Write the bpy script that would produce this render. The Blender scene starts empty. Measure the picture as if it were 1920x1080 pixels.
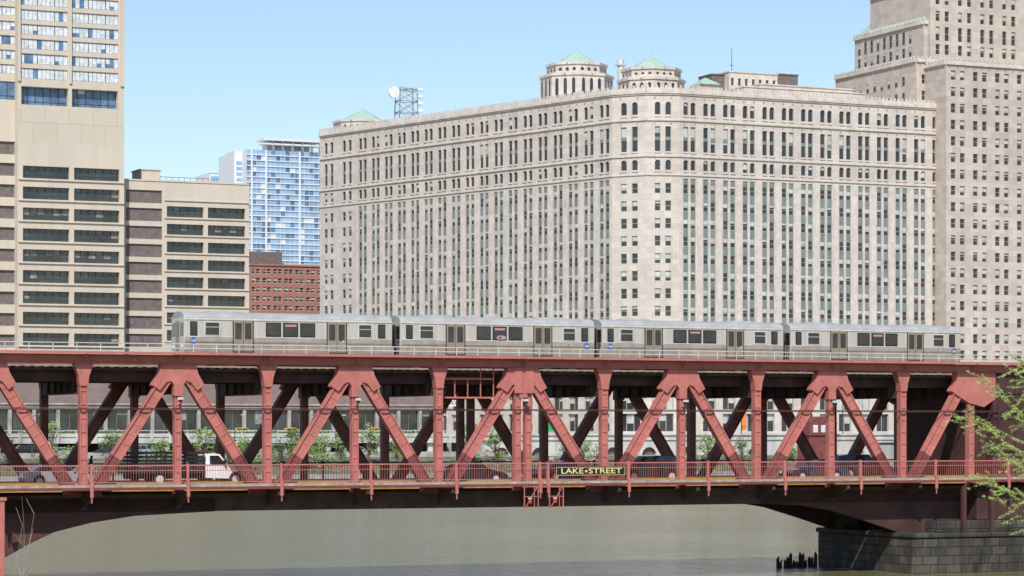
import bpy, bmesh, math, random
from mathutils import Vector, Matrix
random.seed(7)
C = bpy.context.scene.collection
FP, HZ, CH, D0 = 5000.0, 805.0, 10.2, 178.0
TH = math.atan2(5000, 11000); c_, s_ = math.cos(TH), math.sin(TH)
def W(u, v, z=0): return Vector((u*c_-v*s_, D0+u*s_+v*c_, z))
def B(X, Y): return (X*c_+(Y-D0)*s_, -X*s_+(Y-D0)*c_)
def U(px, v=0.0):
    k = (px-960)/FP
    return (k*(D0+v*c_)+v*s_)/(c_-k*s_)
def Z(py, px, v=0.0):
    u = U(px, v); return CH+(HZ-py)*(D0+u*s_+v*c_)/FP
# ---------------------------------------------------------------- materials
def mat(name, col, rough=.7, metal=0, var=.15, scale=1.0, col2=None, bump=0, bscale=20, spec=.5, streak=False):
    m = bpy.data.materials.new(name); m.use_nodes = True
    nt = m.node_tree; N = nt.nodes; L = nt.links
    b = N['Principled BSDF']; b.inputs['Roughness'].default_value = rough; b.inputs['Metallic'].default_value = metal
    b.inputs['Specular IOR Level'].default_value = spec
    tc = N.new('ShaderNodeTexCoord'); mp = N.new('ShaderNodeMapping'); L.new(tc.outputs['Object'], mp.inputs[0])
    if streak: mp.inputs['Scale'].default_value = (1, 1, .15)
    nz = N.new('ShaderNodeTexNoise'); nz.inputs['Scale'].default_value = scale; nz.inputs['Detail'].default_value = 6
    nz.inputs['Roughness'].default_value = .65
    L.new(mp.outputs[0], nz.inputs['Vector'])
    cr = N.new('ShaderNodeValToRGB'); L.new(nz.outputs[0], cr.inputs[0])
    cr.color_ramp.elements[0].position = .3; cr.color_ramp.elements[1].position = .7
    c2 = col2 if col2 else tuple(min(1, x*(1+var)) for x in col)
    c1 = tuple(x*(1-var) for x in col)
    cr.color_ramp.elements[0].color = (*c1, 1); cr.color_ramp.elements[1].color = (*c2, 1)
    L.new(cr.outputs[0], b.inputs['Base Color'])
    if bump:
        n2 = N.new('ShaderNodeTexNoise'); n2.inputs['Scale'].default_value = bscale; n2.inputs['Detail'].default_value = 4
        L.new(tc.outputs['Object'], n2.inputs['Vector'])
        bp = N.new('ShaderNodeBump'); bp.inputs['Strength'].default_value = bump; bp.inputs['Distance'].default_value = .05
        L.new(n2.outputs[0], bp.inputs['Height']); L.new(bp.outputs[0], b.inputs['Normal'])
    return m
def blocks(name, ca, cb, mortar, bw, bh, rough=.85, msize=.03, big=.12, axis=(1, -1), nscale=.12):
    m = bpy.data.materials.new(name); m.use_nodes = True
    nt = m.node_tree; N = nt.nodes; L = nt.links; b = N['Principled BSDF']; b.inputs['Roughness'].default_value = rough
    tc = N.new('ShaderNodeTexCoord'); sx = N.new('ShaderNodeSeparateXYZ'); L.new(tc.outputs['Object'], sx.inputs[0])
    a = N.new('ShaderNodeMath'); a.operation = 'MULTIPLY_ADD'; a.inputs[1].default_value = axis[1]
    L.new(sx.outputs[1], a.inputs[0]); L.new(sx.outputs[0], a.inputs[2])
    cb_ = N.new('ShaderNodeCombineXYZ'); L.new(a.outputs[0], cb_.inputs[0]); L.new(sx.outputs[2], cb_.inputs[1])
    br = N.new('ShaderNodeTexBrick'); L.new(cb_.outputs[0], br.inputs['Vector'])
    br.inputs['Scale'].default_value = 1; br.inputs['Brick Width'].default_value = bw; br.inputs['Row Height'].default_value = bh
    br.inputs['Mortar Size'].default_value = msize; br.inputs['Color1'].default_value = (*ca, 1); br.inputs['Color2'].default_value = (*cb, 1)
    br.inputs['Mortar'].default_value = (*mortar, 1); br.inputs['Mortar Smooth'].default_value = .3
    nz = N.new('ShaderNodeTexNoise'); nz.inputs['Scale'].default_value = nscale; nz.inputs['Detail'].default_value = 8; nz.inputs['Roughness'].default_value = .7
    mp = N.new('ShaderNodeMapping'); mp.inputs['Scale'].default_value = (1, 1, .4); L.new(tc.outputs['Object'], mp.inputs[0]); L.new(mp.outputs[0], nz.inputs['Vector'])
    mr = N.new('ShaderNodeMapRange'); mr.inputs[1].default_value = .3; mr.inputs[2].default_value = .7
    mr.inputs[3].default_value = 1-big; mr.inputs[4].default_value = 1+big; L.new(nz.outputs[0], mr.inputs[0])
    mx = N.new('ShaderNodeVectorMath'); mx.operation = 'SCALE'; L.new(br.outputs['Color'], mx.inputs[0]); L.new(mr.outputs[0], mx.inputs['Scale'])
    L.new(mx.outputs[0], b.inputs['Base Color'])
    return m
M = {}
M['stone'] = blocks('limestone', (.61, .55, .49), (.51, .45, .395), (.44, .39, .35), 2.2, 1.2, big=.14)
M['stone2'] = blocks('limestone_tower', (.57, .49, .42), (.46, .39, .335), (.42, .36, .30), 2.2, 1.2)
M['trim'] = mat('limestone_trim', (.58, .52, .46), .8, var=.2, scale=.6)
M['terra'] = mat('terracotta', (.42, .27, .18), .8, var=.3, scale=3)
M['spandrel'] = mat('grey_green_spandrel', (.18, .225, .205), .6, var=.25, scale=.4)
M['copper'] = mat('green_copper', (.36, .50, .43), .6, var=.15, scale=1.5)
M['glass'] = mat('dark_glass', (.035, .036, .038), .12, var=.5, scale=.35, spec=.6)
M['sash'] = mat('pale_sash', (.34, .33, .31), .6)
M['blind'] = mat('window_blind', (.48, .48, .45), .8, var=.35, scale=.5)
M['tan'] = mat('tan_concrete', (.56, .49, .40), .85, var=.09, scale=.35, streak=True)
M['tanpanel'] = blocks('tan_panels', (.56, .49, .40), (.54, .47, .38), (.42, .36, .29), 4.6, 3.9, msize=.06, big=.05)
M['brownpanel'] = mat('brown_panel', (.15, .125, .115), .7, var=.3, scale=1.2)
M['ribbonglass'] = mat('ribbon_glass', (.03, .036, .038), .1, var=.8, scale=.25, spec=.8)
M['greyblindrefl'] = mat('grey_blind_reflection', (.22, .22, .21), .7, var=.5, scale=.8)  # grey blinds, also painting reflections into ribbon panes; mast lattice shares the grey
M['blueglass_dark'] = mat('dark_blue_glass', (.10, .18, .30), .08, var=.6, scale=.4)
M['darkframe'] = mat('dark_frame', (.06, .058, .055), .5)
M['blindwhite'] = mat('vertical_blinds', (.60, .63, .64), .7, var=.3, scale=1.4)
M['skyglass'] = mat('sky_blue_glass', (.25, .40, .58), .15, var=.3, scale=.12, spec=.8)
M['white'] = mat('white_paint', (.68, .69, .70), .6, var=.08)
M['redbrick'] = blocks('red_brick', (.40, .17, .12), (.34, .14, .10), (.32, .20, .16), .8, .3)
M['brownbrick'] = blocks('mauve_brick', (.24, .175, .16), (.20, .145, .13), (.18, .14, .13), 1.2, .45)
M['concrete'] = mat('pale_concrete', (.50, .485, .45), .85, var=.3, scale=.5, bump=.2, streak=True)
M['grubby'] = mat('grubby_concrete', (.33, .30, .27), .85, var=.35, scale=.6)
M['masonry'] = blocks('pier_masonry', (.075, .064, .052), (.038, .034, .029), (.018, .017, .015), 1.3, .62, msize=.05, big=.75, nscale=.9)  # stone blocks darkened; the shadow on the pier is put into their colour
def bridge_paint():
    m = mat('bridge_red_paint', (.47, .155, .13), .65, var=.17, scale=.9, bump=.25, bscale=9)
    nt = m.node_tree; N = nt.nodes; L = nt.links; b = N['Principled BSDF']
    old = b.inputs['Base Color'].links[0].from_socket
    tc = N.new('ShaderNodeTexCoord'); mp = N.new('ShaderNodeMapping'); mp.inputs['Scale'].default_value = (1.5, 1.5, .35); L.new(tc.outputs['Object'], mp.inputs[0])
    nz = N.new('ShaderNodeTexNoise'); nz.inputs['Scale'].default_value = 3; nz.inputs['Detail'].default_value = 8; nz.inputs['Roughness'].default_value = .75
    L.new(mp.outputs[0], nz.inputs['Vector'])
    cr = N.new('ShaderNodeValToRGB'); cr.color_ramp.elements[0].position = .55; cr.color_ramp.elements[1].position = .72
    L.new(nz.outputs[0], cr.inputs[0])
    mx = N.new('ShaderNodeMix'); mx.data_type = 'RGBA'; L.new(cr.outputs[0], mx.inputs['Factor']); L.new(old, mx.inputs['A']); mx.inputs['B'].default_value = (.24, .095, .08, 1)
    L.new(mx.outputs['Result'], b.inputs['Base Color'])
    return m
M['red'] = bridge_paint()
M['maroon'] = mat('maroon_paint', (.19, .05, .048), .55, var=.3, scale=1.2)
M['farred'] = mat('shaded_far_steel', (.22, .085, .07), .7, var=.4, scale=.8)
M['bdark'] = mat('underdeck_shade_steel', (.065, .034, .03), .75, var=.5, scale=.8)  # near-black with rust tint; the shade under the decks is put into this colour
M['housing'] = mat('maroon_housing_steel', (.065, .025, .023), .75, var=.5, scale=.5)  # dark maroon paint with shade on haunches and bridge end mixed into the colour
M['black'] = mat('black_steel', (.015, .014, .014), .6, var=.3)
M['asphalt'] = mat('asphalt', (.05, .05, .05), .9, var=.2, scale=2)
M['fascia'] = mat('stained_concrete_edge', (.36, .31, .25), .9, var=.45, scale=1.5)
M['yellow'] = mat('yellow_kerb_paint', (.45, .27, .06), .7, var=.3, scale=2)
M['galv'] = mat('galvanised_rail', (.58, .57, .54), .5, metal=.1)
M['steel'] = mat('stainless_steel', (.60, .55, .48), .42, metal=.3, var=.16, scale=1.8, streak=True)
M['dirtysteel'] = mat('dusty_stainless', (.40, .32, .24), .5, metal=.25, var=.25, scale=2.5, streak=True)
M['roofsteel'] = mat('train_roof', (.36, .36, .36), .7, metal=0, var=.2, scale=1)
M['rubber'] = mat('black_rubber', (.012, .012, .012), .7)
M['trainglass'] = mat('train_glass', (.025, .025, .028), .08, var=.6, scale=1.3, spec=.7)
M['doorsteel'] = mat('train_door', (.34, .28, .21), .5, metal=.2)
M['blue'] = mat('emblem_blue', (.04, .12, .38), .5)
M['pink'] = mat('pink_sign', (.55, .25, .28), .5)
M['signred'] = mat('sign_red', (.50, .07, .05), .5)
M['gold'] = mat('gold_lettering', (.80, .64, .28), .45)
M['signblack'] = mat('sign_black', (.012, .012, .012), .35)
M['lamp'] = mat('lamp_white', (.75, .75, .72), .4)
M['orange'] = mat('orange_cloth', (.7, .22, .04), .7)
M['green'] = mat('sign_green', (.02, .35, .10), .5)
M['cargrey'] = mat('white_truck_paint', (.72, .72, .72), .3, spec=.7, var=.04)
M['carblack'] = mat('car_black', (.015, .015, .017), .15, spec=.8)
M['carblue'] = mat('car_dark_blue', (.02, .028, .05), .15, spec=.8)
M['carsilver'] = mat('car_silver', (.42, .43, .45), .3, metal=.4)
M['taxi'] = mat('taxi_yellow', (.65, .42, .04), .35)
M['bark'] = mat('bark', (.12, .09, .07), .9, var=.4, scale=6)
M['leafa'] = mat('leaf_spring', (.19, .30, .07), .7, var=.3, scale=1)
M['leafb'] = mat('leaf_light', (.31, .41, .14), .7, var=.3, scale=1)
M['leafc'] = mat('leaf_dark', (.09, .14, .045), .7, var=.3, scale=1)  # darker leaf green for random leaves and the hedge core
M['needle'] = mat('larch_needle', (.38, .50, .12), .6, var=.3, scale=4)
M['needle2'] = mat('larch_needle_light', (.50, .60, .20), .6, var=.3, scale=4)
M['blossom'] = mat('blossom', (.62, .64, .58), .8, var=.1)
M['grass'] = mat('bank_grass', (.13, .15, .07), .95, var=.6, scale=.5, col2=(.24, .22, .15))
M['skin'] = mat('skin', (.45, .28, .2), .6); M['cloth'] = mat('dark_cloth', (.03, .03, .045), .9)
M['wood'] = mat('wet_timber', (.03, .025, .02), .9, var=.5, scale=5, bump=.4)
# ---------------------------------------------------------------- mesh builder
OFF = {}
class MB:
    def __init__(s): s.v = []; s.f = []; s.m = []
    def poly(s, pts, m=0):
        i = len(s.v); s.v += [tuple(p) for p in pts]; s.f.append(tuple(range(i, i+len(pts)))); s.m.append(m)
    def hexa(s, p, m=0):
        i = len(s.v); s.v += [tuple(q) for q in p]
        for f in ((0, 3, 2, 1), (4, 5, 6, 7), (0, 1, 5, 4), (1, 2, 6, 5), (2, 3, 7, 6), (3, 0, 4, 7)):
            s.f.append(tuple(i+k for k in f)); s.m.append(m)
    def box(s, x0, x1, y0, y1, z0, z1, m=0):
        s.hexa([(x0, y0, z0), (x1, y0, z0), (x1, y1, z0), (x0, y1, z0), (x0, y0, z1), (x1, y0, z1), (x1, y1, z1), (x0, y1, z1)], m)
    def beam(s, p, q, w, h, m=0, side=(0, 1, 0)):
        p = Vector(p); q = Vector(q); d = (q-p).normalized(); n = Vector(side); a = d.cross(n).normalized()*w/2; b = n*h/2
        s.hexa([p-a-b, p+a-b, p+a+b, p-a+b, q-a-b, q+a-b, q+a+b, q-a+b], m)
    def tube(s, p, q, r0, r1=None, n=8, m=0, cap=True):
        if r1 is None: r1 = r0
        p = Vector(p); q = Vector(q); d = (q-p).normalized()
        a = d.orthogonal().normalized(); b = d.cross(a); i = len(s.v)
        for (o, r) in ((p, r0), (q, r1)):
            for k in range(n):
                t = 2*math.pi*k/n; s.v.append(tuple(o+a*math.cos(t)*r+b*math.sin(t)*r))
        for k in range(n):
            s.f.append((i+k, i+(k+1) % n, i+n+(k+1) % n, i+n+k)); s.m.append(m)
        if cap:
            s.f.append(tuple(i+k for k in range(n))[::-1]); s.m.append(m); s.f.append(tuple(i+n+k for k in range(n))); s.m.append(m)
    def prism(s, pts, y0, y1, m=0):
        n = len(pts); i = len(s.v)
        s.v += [(p[0], y0, p[1]) for p in pts]+[(p[0], y1, p[1]) for p in pts]
        s.f.append(tuple(range(i, i+n))); s.f.append(tuple(range(i+n, i+2*n))[::-1]); s.m += [m, m]
        for k in range(n): s.f.append((i+k, i+n+k, i+n+(k+1) % n, i+(k+1) % n)); s.m.append(m)
    def ring(s, cx, cy, z0, z1, r0, r1, n=8, m=0, ph=0):
        i = len(s.v)
        for (z, r) in ((z0, r0), (z1, r1)):
            for k in range(n):
                t = 2*math.pi*(k+.5)/n+ph; s.v.append((cx+r*math.cos(t), cy+r*math.sin(t), z))
        for k in range(n): s.f.append((i+k, i+(k+1) % n, i+n+(k+1) % n, i+n+k)); s.m.append(m)
        s.f.append(tuple(i+k for k in range(n))[::-1]); s.m.append(m); s.f.append(tuple(i+n+k for k in range(n))); s.m.append(m)
    def build(s, name, mats, parent=None, off=None, bevel=0, smooth=False, recalc=True):
        if not isinstance(mats, (list, tuple)): mats = [mats]
        top = parent is None
        if parent is not None: off = OFF.get(parent.name, (0, 0, 0))
        if off is None: off = (0, 0, 0)
        me = bpy.data.meshes.new(name); me.from_pydata([(a-off[0], b-off[1], c-off[2]) for a, b, c in s.v], [], s.f)
        for x in mats: me.materials.append(M[x] if isinstance(x, str) else x)
        me.polygons.foreach_set('material_index', s.m)
        if recalc:
            bm = bmesh.new(); bm.from_mesh(me); bmesh.ops.recalc_face_normals(bm, faces=bm.faces); bm.to_mesh(me); bm.free()
        if smooth:
            me.polygons.foreach_set('use_smooth', [True]*len(me.polygons))
        me.update()
        o = bpy.data.objects.new(name, me); C.objects.link(o)
        OFF[o.name] = off
        if top: o.location = W(*off); o.rotation_euler = (0, 0, TH)
        else: o.parent = parent
        if bevel:
            bv = o.modifiers.new('bevel', 'BEVEL'); bv.width = bevel; bv.segments = 2; bv.limit_method = 'ANGLE'
        return o
def tag(o, label, cat, group=None, kind=None):
    if label: o['label'] = label
    if cat: o['category'] = cat
    if group: o['group'] = group
    if kind: o['kind'] = kind
    return o
def thing(name, label, cat, u=0, v=0, z=0, rot=0, group=None, absolute=False):
    o = bpy.data.objects.new(name, None); C.objects.link(o); o.location = W(u, v, z); o.rotation_euler = (0, 0, TH+rot)
    o.empty_display_size = .5
    OFF[o.name] = (u, v, z) if absolute else (0, 0, 0)
    return tag(o, label, cat, group)
def dup(o, parent=None):
    n = o.copy(); C.objects.link(n); n.parent = parent
    for ch in list(o.children): dup(ch, n)
    return n
def text_mesh(txt, size, name, material, parent, loc, ext=.01, align='CENTER', rz=0, sx=1, width=None):
    cu = bpy.data.curves.new(name, 'FONT'); cu.body = txt; cu.size = size; cu.extrude = ext; cu.align_x = align; cu.align_y = 'CENTER'; cu.offset = .004
    t = bpy.data.objects.new(name+'_src', cu); C.objects.link(t)
    bpy.context.view_layer.update()
    me = bpy.data.meshes.new_from_object(t.evaluated_get(bpy.context.evaluated_depsgraph_get()))
    bpy.data.objects.remove(t); bpy.data.curves.remove(cu)
    if width:
        xs = [v.co.x for v in me.vertices]; w0 = max(xs)-min(xs); cx = (max(xs)+min(xs))/2
        for v in me.vertices: v.co.x = (v.co.x-cx)*width/w0
    me.materials.clear(); me.materials.append(M[material])
    o = bpy.data.objects.new(name, me); C.objects.link(o); o.parent = parent
    o.location = loc; o.rotation_euler = (math.pi/2, 0, rz); o.scale = (sx, 1, 1); OFF[o.name] = OFF.get(parent.name, (0, 0, 0))
    return o
# ---------------------------------------------------------------- facades
class Face:
    def __init__(s, u, v, deg):
        a = math.radians(deg); s.u = u; s.v = v; s.d = (math.cos(a), math.sin(a)); s.n = (math.sin(a), -math.cos(a))
    def P(s, a, z, dep=0): return (s.u+s.d[0]*a+s.n[0]*dep, s.v+s.d[1]*a+s.n[1]*dep, z)
    def S(s, px):
        k = (px-960)/FP
        f = lambda u, v: (u*c_-v*s_)-k*(D0+u*s_+v*c_)
        f0 = f(s.u, s.v); f1 = f(s.u+s.d[0], s.v+s.d[1]); return f0/(f0-f1)
def fq(mb, F, a0, a1, z0, z1, dep=0, m=0):
    if a1-a0 < 1e-4 or z1-z0 < 1e-4: return
    mb.poly([F.P(a0, z0, dep), F.P(a1, z0, dep), F.P(a1, z1, dep), F.P(a0, z1, dep)], m)
def fbox(mb, F, a0, a1, z0, z1, d0, d1, m=0):
    mb.hexa([F.P(a0, z0, d1), F.P(a1, z0, d1), F.P(a1, z0, d0), F.P(a0, z0, d0), F.P(a0, z1, d1), F.P(a1, z1, d1), F.P(a1, z1, d0), F.P(a0, z1, d0)], m)
def facade(mb, F, a0, a1, z0, z1, cols, rows, rec=.5, m=0, arch=False):
    ops = []; zb = z0
    for (r0, r1) in rows:
        fq(mb, F, a0, a1, zb, r0, 0, m); sb = a0
        for (c0, c1) in cols:
            fq(mb, F, sb, c0, r0, r1, 0, m); sb = c1
            for (p, q) in (((c0, r0), (c1, r0)), ((c1, r0), (c1, r1)), ((c1, r1), (c0, r1)), ((c0, r1), (c0, r0))):
                mb.poly([F.P(*p, 0), F.P(*q, 0), F.P(*q, -rec), F.P(*p, -rec)], m)
            if arch:
                w = (c1-c0)/2; cm = (c0+c1)/2
                for sg in (-1, 1):
                    pts = [F.P(cm+sg*w, r1, -.03)]+[F.P(cm+sg*w*math.cos(t), r1-w+w*math.sin(t), -.03) for t in [k*math.pi/10 for k in range(6)]]
                    mb.poly(pts, m)
            ops.append((c0, c1, r0, r1))
        fq(mb, F, sb, a1, r0, r1, 0, m); zb = r1
    fq(mb, F, a0, a1, zb, z1, 0, m)
    return ops
def shell(mb, F, a0, a1, z0, z1, rec, depth, m=0):
    e = rec+.1
    mb.hexa([F.P(a0, z0, -e), F.P(a1, z0, -e), F.P(a1, z0, -depth), F.P(a0, z0, -depth), F.P(a0, z1, -e), F.P(a1, z1, -e), F.P(a1, z1, -depth), F.P(a0, z1, -depth)], m)
    for a in (a0, a1): mb.poly([F.P(a, z0, 0), F.P(a, z1, 0), F.P(a, z1, -e), F.P(a, z0, -e)], m)
    mb.poly([F.P(a0, z1, 0), F.P(a1, z1, 0), F.P(a1, z1, -e), F.P(a0, z1, -e)], m)
class Windows:
    def __init__(s): s.w = []
    def add(s, F, c0, c1, r0, r1, dep, kind='sash'): s.w.append((F, c0, c1, r0, r1, dep, kind))
    @staticmethod
    def draw(mb, F, c0, c1, r0, r1, dep, kind):
        fq(mb, F, c0, c1, r0, r1, dep, 0)
        t = .08
        if kind == 'sash' or kind == 'plain':
            for b in ((c0, c1, r0, r0+t), (c0, c1, r1-t, r1), (c0, c0+t*.8, r0+t, r1-t), (c1-t*.8, c1, r0+t, r1-t)): fbox(mb, F, *b, dep+.01, dep+.06, 1)
            zm = (r0+r1)/2
            if kind == 'sash': fbox(mb, F, c0+t*.8, c1-t*.8, zm-.05, zm+.05, dep+.01, dep+.05, 1)
            r = random.random()
            if r < (.6 if kind == 'sash' else .2):
                h = (r1-r0-2*t)*random.choice((.25, .35, .5, .5, .65)); fq(mb, F, c0+t, c1-t, r1-t-h, r1-t, dep+.005, 2)
        elif kind == 'ribbon':
            n = max(2, round((c1-c0)/1.5))
            for k in range(n+1):
                a = c0+(c1-c0)*k/n; fbox(mb, F, max(c0, a-.06), min(c1, a+.06), r0, r1, dep+.01, dep+.1, 1)
            fbox(mb, F, c0, c1, r0+.7, r0+.78, dep+.01, dep+.08, 1)
            full = random.random() < .2
            for k in range(n):
                if random.random() < (.7 if full else .16):
                    a = c0+(c1-c0)*k/n; h = (r1-r0)*random.uniform(.2, .65); fq(mb, F, a+.08, a+(c1-c0)/n-.08, r1-h, r1, dep+.005, 2)
        elif kind == 'store':
            n = max(2, round((c1-c0)/1.6))
            for k in range(n+1):
                a = c0+(c1-c0)*k/n; fbox(mb, F, max(c0, a-.07), min(c1, a+.07), r0, r1, dep+.01, dep+.1, 1)
            for k in range(n):
                a = c0+(c1-c0)*k/n; b = c0+(c1-c0)*(k+1)/n; r = random.random()
                if r < .6: fq(mb, F, a+.1, b-.1, r0+(r1-r0)*random.choice((0, .45, .6)), r1-.1, dep+.005, 2)
        elif kind == 'blinds':
            n = max(3, round((c1-c0)/.8))
            for k in range(n):
                a = c0+(c1-c0)*(k+.05)/n; b = c0+(c1-c0)*(k+.95)/n
                if random.random() < .93: fq(mb, F, a, b, r0+.1+(random.random() < .12)*.7, r1-.08, dep+.005, 2)
            for k in range(0, n+1, 4):
                a = c0+(c1-c0)*min(1, k/n); fbox(mb, F, max(c0, a-.05), min(c1, a+.05), r0, r1, dep+.01, dep+.1, 1)
    def finish(s, parent, mats, limit=100):
        def key(w):
            F, c0, c1, r0, r1, *_ = w; p = F.P((c0+c1)/2, r0); P = W(p[0], p[1])
            sx = 960+FP*P.x/P.y; vis = 1 if -20 < sx < 1940 and CH+(HZ-690)*P.y/FP < r1 and HZ-(r0-CH)*FP/P.y > -10 else 0
            return -vis*(c1-c0)*(r1-r0)/P.y**2
        s.w.sort(key=key)
        for w in s.w[:limit]:
            mb = MB(); s.draw(mb, *w); mb.build('window', mats, parent, recalc=False)
        if len(s.w) > limit:
            mb = MB()
            for w in s.w[limit:]: s.draw(mb, *w)
            o = mb.build('window', mats, parent, recalc=False); o['kind'] = 'stuff'
# ================================================================ SETTING
wmat = bpy.data.materials.new('river_water'); wmat.use_nodes = True
N = wmat.node_tree.nodes; L = wmat.node_tree.links; b = N['Principled BSDF']
b.inputs['Base Color'].default_value = (.165, .155, .075, 1); b.inputs['Roughness'].default_value = .12; b.inputs['IOR'].default_value = 1.33; b.inputs['Specular IOR Level'].default_value = .33
tc = N.new('ShaderNodeTexCoord')
def wnoise(sx, sy, det):
    mpw = N.new('ShaderNodeMapping'); L.new(tc.outputs['Object'], mpw.inputs[0]); mpw.inputs['Scale'].default_value = (sx, sy, 1)
    n = N.new('ShaderNodeTexNoise'); n.inputs['Scale'].default_value = 1; n.inputs['Detail'].default_value = det; n.inputs['Distortion'].default_value = .3; L.new(mpw.outputs[0], n.inputs['Vector']); return n
n1 = wnoise(2.2, .7, 4); n2 = wnoise(.95, .2, 3); n3 = wnoise(.03, .02, 3)
ad = N.new('ShaderNodeMath'); ad.operation = 'MULTIPLY_ADD'; L.new(n2.outputs[0], ad.inputs[0]); ad.inputs[1].default_value = 1.3; L.new(n1.outputs[0], ad.inputs[2])
mm = N.new('ShaderNodeMapRange'); mm.inputs[1].default_value = .35; mm.inputs[2].default_value = .65; mm.inputs[3].default_value = .4; mm.inputs[4].default_value = .9; L.new(n3.outputs[0], mm.inputs[0])
bp = N.new('ShaderNodeBump'); bp.inputs['Distance'].default_value = .4; L.new(mm.outputs[0], bp.inputs['Strength']); L.new(ad.outputs[0], bp.inputs['Height']); L.new(bp.outputs[0], b.inputs['Normal'])
M['water'] = wmat
mb = MB(); mb.poly([(-4000, -1500, 0), (4000, -1500, 0), (4000, 5000, 0), (-4000, 5000, 0)])
tag(mb.build('river', 'water', off=(0, 0, 0)), 'murky green river under the bridge', 'river', kind='structure')
VB = 207
mb = MB()
prof = [(VB, -3, 1), (VB, 2.4, 1), (VB+3, 2.5, 1), (VB+12, 3.4, 0), (VB+24, 5.8, 1), (VB+52, 6.0, 1), (VB+52.2, 9.0, 1), (6000, 9.0, 1)]
for (a, b2) in zip(prof[:-1], prof[1:]):
    mb.poly([(-3000, a[0], a[1]), (3500, a[0], a[1]), (3500, b2[0], b2[1]), (-3000, b2[0], b2[1])], 0 if a[2] == 0 else 1)
tag(mb.build('ground', ['grass', 'grubby']), 'far river bank and city ground behind the bridge', 'ground', kind='structure')
mb = MB(); u0, v0 = B(0, 0)
mb.box(u0-90, u0+70, v0-60, v0+62, -2, 4)
tag(mb.build('near_bank', 'grass', off=(u0, v0, 0)), 'grassy near river bank below the camera', 'bank', kind='structure')
# ================================================================ BRIDGE
NODE = [(-41.3, 0), (-35.3, 1), (-29.33, 0), (-23.23, 1), (-17.25, 0), (-11.27, 1), (-5.35, 0), (.7, 1), (6.8, 0), (12.75, 1), (18.68, 0), (24.65, 1), (30.6, 0), (36.4, 1)]
FARV = 9.5
bridge = thing('bascule_bridge', 'red painted double deck steel truss bridge crossing the river beneath the train', 'bridge', 0, 0, 0, absolute=True)
def node_part(name, mb, mats, bevel=.02): return mb.build(name, mats, bridge, bevel=bevel)
for side, v in ((0, 0.0), (1, FARV)):
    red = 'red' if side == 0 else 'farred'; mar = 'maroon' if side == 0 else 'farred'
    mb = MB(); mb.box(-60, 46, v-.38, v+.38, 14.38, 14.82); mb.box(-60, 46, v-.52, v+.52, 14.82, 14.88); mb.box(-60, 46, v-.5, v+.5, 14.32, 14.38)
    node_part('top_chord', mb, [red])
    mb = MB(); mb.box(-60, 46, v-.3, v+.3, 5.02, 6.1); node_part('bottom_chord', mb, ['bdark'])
    for (u, top) in NODE:
        w = .22 if top else .24
        xs = [u] if abs(u-.7) > .1 else [u-.36, u+.42]
        for x in xs:
            mb = MB(); mb.box(x-w, x-w+.07, v-.27, v+.27, 6, 14.32); mb.box(x+w-.07, x+w, v-.27, v+.27, 6, 14.32); mb.box(x-w+.07, x+w-.07, v-.2, v+.2, 6, 14.32)
            for k in range(9): mb.box(x-w+.07, x+w-.07, v-.25, v-.2, 6.6+k*.85, 6.75+k*.85)
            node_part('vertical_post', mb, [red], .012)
        if not top:
            mb = MB(); mb.prism([(u-.62, 14.32), (u+.62, 14.32), (u+.34, 13.5), (u+.26, 12.9), (u-.26, 12.9), (u-.34, 13.5)], v-.33, v+.33); node_part('gusset_plate', mb, [red])
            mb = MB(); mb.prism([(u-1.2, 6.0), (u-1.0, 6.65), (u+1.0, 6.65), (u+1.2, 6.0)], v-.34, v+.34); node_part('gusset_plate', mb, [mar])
        else:
            g = [(-1.12, 14.32), (1.12, 14.32), (1.3, 13.7), (1.72, 12.98), (1.22, 12.65), (.8, 13.15), (.5, 13.25), (.3, 13.0), (.3, 12.3), (-.3, 12.3), (-.3, 13.0), (-.5, 13.25), (-.8, 13.15), (-1.22, 12.65), (-1.72, 12.98), (-1.3, 13.7)]
            if u > 35: g = [(-1.3, 14.32), (2.0, 14.32), (2.0, 12.4), (1.0, 11.8), (-.3, 12.1), (-1.22, 12.6), (-1.78, 12.95), (-1.3, 13.7)]
            mb = MB(); mb.prism([(u+a, z) for a, z in g], v-.36, v+.36)
            if side == 0 and u < 35:
                for k in range(12):
                    for zz in (14.22, 13.98): mb.box(u-1.05+k*.19, u-1.0+k*.19, v-.39, v-.36, zz-.025, zz+.025)
                for sgn in (-1, 1):
                    for k in range(7):
                        for o2 in (0, .35): mb.box(u+sgn*(.85+k*.1-o2)-.025, u+sgn*(.85+k*.1-o2)+.025, v-.39, v-.36, 13.75-k*.15-.025, 13.75-k*.15+.025)
            node_part('gusset_plate', mb, [red])
            for dr in (-1, 1):
                if u > 35 and dr > 0: continue
                nb = [n for n in NODE if abs(n[0]-(u+dr*6)) < .8]
                if not nb: continue
                ub = nb[0][0]
                p = Vector((u+dr*.55, v, 13.7)); q = Vector((ub-dr*.25, v, 5.65)); mid = p+(q-p)*((13.7-8.45)/(13.7-5.65))
                mb = MB()
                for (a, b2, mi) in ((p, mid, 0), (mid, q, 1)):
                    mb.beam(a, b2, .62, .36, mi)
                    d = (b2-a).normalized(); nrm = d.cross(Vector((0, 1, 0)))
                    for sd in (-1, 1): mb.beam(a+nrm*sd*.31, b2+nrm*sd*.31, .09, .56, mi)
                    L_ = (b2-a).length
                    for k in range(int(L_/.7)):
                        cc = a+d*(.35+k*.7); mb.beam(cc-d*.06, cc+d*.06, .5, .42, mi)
                node_part('diagonal_brace', mb, [red, mar], .012)
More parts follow.
